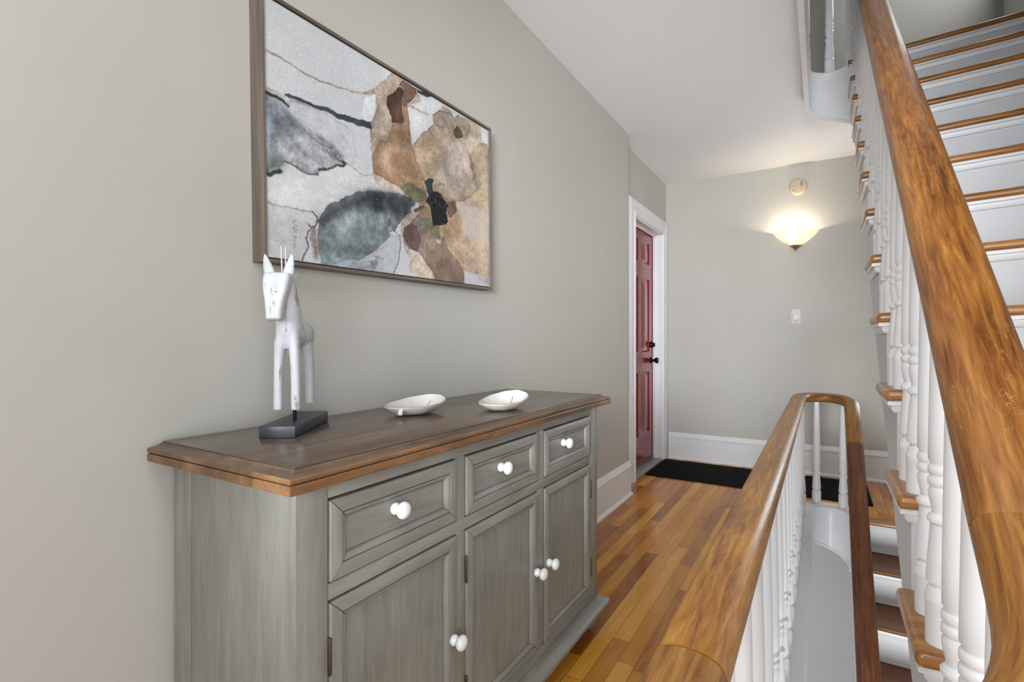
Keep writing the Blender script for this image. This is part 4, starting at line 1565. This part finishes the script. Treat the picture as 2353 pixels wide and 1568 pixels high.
    # granulated pigment flecks in the dark flower centre
    fl = (fbm(120, 77, 2) > 0.34) & (img.mean(-1) < 48)
    img[fl] = img[fl] * 0.4 + 70
    g_ = img.mean(-1, keepdims=True)
    img = np.clip(g_ + (img - g_) * np.where(img[..., 2:3] > img[..., 0:1], 0.62, 0.80), 0, 255) / 255.0
    lin_img = np.where(img <= 0.04045, img / 12.92, ((img + 0.055) / 1.055) ** 2.4)
    rgba = np.ones((NY * NX, 4), np.float32)
    rgba[:, :3] = lin_img.reshape(-1, 3)
    w, h = PW - 2 * FB - 0.008, PH - 2 * FB - 0.008
    co = np.zeros((NY * NX, 3), np.float32)
    co[:, 0] = PD - 0.006
    co[:, 1] = (X.ravel() - 0.5) * w
    co[:, 2] = (Y.ravel() - 0.5) * h
    idx = np.arange(NY * NX).reshape(NY, NX)
    q = np.stack([idx[:-1, :-1], idx[:-1, 1:], idx[1:, 1:], idx[1:, :-1]], -1).reshape(-1, 4)
    # back board behind the sheet, so the canvas has thickness
    nb = len(co)
    extra = np.array([[0.008, -w / 2, -h / 2], [0.008, w / 2, -h / 2], [0.008, w / 2, h / 2], [0.008, -w / 2, h / 2]], np.float32)
    co = np.vstack([co, extra])
    c4 = [idx[0, 0], idx[0, -1], idx[-1, -1], idx[-1, 0]]
    sides = [[nb + 1, nb + 0, nb + 3, nb + 2]]
    me = bpy.data.meshes.new('canvas')
    faces = q.tolist() + sides
    for border, e0, e1 in ((idx[0, :], nb, nb + 1), (idx[:, -1], nb + 1, nb + 2), (idx[-1, ::-1], nb + 2, nb + 3), (idx[::-1, 0], nb + 3, nb)):
        faces.append([int(v) for v in border] + [e1, e0])
    me.from_pydata(co.tolist(), [], faces)
    at = me.color_attributes.new('art', 'FLOAT_COLOR', 'POINT')
    full = np.vstack([rgba, np.tile(np.array([[0.6, 0.6, 0.6, 1]], np.float32), (4, 1))])
    at.data.foreach_set('color', full.ravel())
    me.update()
    return link('canvas', me, M['art'], pic)


art_canvas()

# ------------------------------------------------------------------ wall sconce, smoke detector, switch
sc_ = thing('wall_sconce', 'lit white glass bowl sconce with bronze finial on the far wall', 'wall lamp', (-0.187, YB, 1.90))
bm = BM()
prof_o = [(0.022, 0.022), (0.034, 0.040), (0.052, 0.068), (0.074, 0.098), (0.098, 0.126), (0.122, 0.149), (0.141, 0.163), (0.150, 0.171)]
prof_i = [(z + 0.003, r - 0.004) for z, r in prof_o[::-1]]
prof = prof_o + [(0.154, 0.172), (0.155, 0.167)] + prof_i
n = 40
rings = []
for hgt, r in prof:
    rings.append([(-0.187 + r * math.cos(PI + PI * i / n), YB - 0.002 + 0.88 * r * math.sin(PI + PI * i / n), 1.90 + hgt) for i in range(n + 1)])
R = [[bm.verts.new(p) for p in r] for r in rings]
for a, b in zip(R, R[1:]):
    for i in range(n):
        bm.faces.new((a[i], a[i + 1], b[i + 1], b[i]))
obj('lamp_shade', bm, M['opal'], sc_, 50)['label'] = 'glowing white glass half bowl'
bm = BM()
n = 24
rings = []
for hgt, r in [(-0.014, 0.002), (-0.012, 0.006), (-0.006, 0.008), (-0.002, 0.005), (0.002, 0.010), (0.008, 0.020), (0.020, 0.032), (0.028, 0.038), (0.030, 0.034)]:
    rings.append([(-0.187 + r * math.cos(2 * PI * i / n), YB - 0.040 + 0.9 * r * math.sin(2 * PI * i / n), 1.90 + hgt) for i in range(n)])
loft(bm, rings)
obj('finial', bm, M['bronze'], sc_, 50)['label'] = 'bronze bottom finial'
bm = BM()
box(bm, -0.187 - 0.045, -0.187 + 0.045, YB - 0.016, YB + 0.001, 1.925, 2.035, 0.004)
obj('back_plate', bm, M['bronze'], sc_, 40)
bm = BM()
lathe(bm, [(0.030, 0.012), (0.050, 0.012), (0.054, 0.016), (0.066, 0.022), (0.082, 0.024), (0.096, 0.018), (0.104, 0.006)], (-0.215, YB - 0.062, 1.925), 18)
tb = NT('glowing_bulb')
tb.set(Roughness=0.4)
tb.b.inputs['Base Color'].default_value = (1, 0.95, 0.85, 1)
tb.b.inputs['Emission Color'].default_value = (1.0, 0.84, 0.58, 1)
tb.b.inputs['Emission Strength'].default_value = 12.0
obj('bulb', bm, tb.m, sc_, 50)
for dx, e in ((-0.028, 7.5),):
    pl = bpy.data.lights.new('sconce_light', 'POINT')
    pl.energy = e
    pl.color = (1.0, 0.88, 0.70)
    pl.shadow_soft_size = 0.02
    lo = bpy.data.objects.new('sconce_light', pl)
    lo.location = (-0.187 + dx, YB - 0.088, 2.012)
    COL.objects.link(lo)

sd = thing('smoke_detector', 'round cream smoke detector high on the far wall above the sconce', 'smoke detector', (-0.170, YB, 2.428))
bm = BM()
lathe(bm, [(-0.001, 0.066), (0.010, 0.069), (0.016, 0.069), (0.020, 0.066), (0.034, 0.062), (0.040, 0.056), (0.042, 0.045), (0.043, 0.001)], (-0.170, YB, 2.428), 40, '-y')
obj('housing', bm, M['detector'], sd, 30)
bm = BM()
for dx, dz, r in ((0.026, 0.030, 0.0085), (0.026, 0.010, 0.0075)):
    for i in range(14):
        a = 2 * PI * i / 14
        box(bm, -0.170 + dx + r * math.cos(a) - 0.0015, -0.170 + dx + r * math.cos(a) + 0.0015, YB - 0.0438, YB - 0.042, 2.428 + dz + r * math.sin(a) - 0.0015, 2.428 + dz + r * math.sin(a) + 0.0015)
for dx, dz in ((-0.030, 0.026), (-0.040, 0.010), (-0.034, 0.018), (-0.036, -0.028), (-0.028, -0.034)):
    box(bm, -0.170 + dx - 0.003, -0.170 + dx + 0.003, YB - 0.0436, YB - 0.041, 2.428 + dz - 0.0015, 2.428 + dz + 0.0015)
obj('vents', bm, M['detector_mark'], sd, 30)

sw = thing('light_switch', 'white rocker light switch plate on the far wall below the sconce', 'light switch', (-0.188, YB, 1.328))
bm = BM()
box(bm, -0.188 - 0.037, -0.188 + 0.037, YB - 0.007, YB + 0.001, 1.328 - 0.062, 1.328 + 0.062, 0.003)
obj('plate', bm, M['plastic'], sw, 40)
bm = BM()
prism(bm, [(YB - 0.006, 1.328 - 0.034), (YB - 0.006, 1.328 + 0.034), (YB - 0.0085, 1.328 + 0.034), (YB - 0.013, 1.328 - 0.030), (YB - 0.0085, 1.328 - 0.034)], 'x', -0.188 - 0.0165, -0.188 + 0.0165)
obj('rocker', bm, M['plastic'], sw, 20)
bm = BM()
for dz in (0.048, -0.048):
    lathe(bm, [(0.006, 0.0032), (0.0078, 0.0030), (0.008, 0.001)], (-0.188, YB, 1.328 + dz), 12, '-y')
obj('screw', bm, M['hinge'], sw, 30)
bm = BM()
for q in (0.017,):
    box(bm, -0.188 - q - 0.0012, -0.188 - q, YB - 0.0078, YB - 0.0068, 1.328 - 0.0345, 1.328 + 0.0345)
    box(bm, -0.188 + q, -0.188 + q + 0.0012, YB - 0.0078, YB - 0.0068, 1.328 - 0.0345, 1.328 + 0.0345)
obj('rocker_gap', bm, M['detector_mark'], sw, 30)
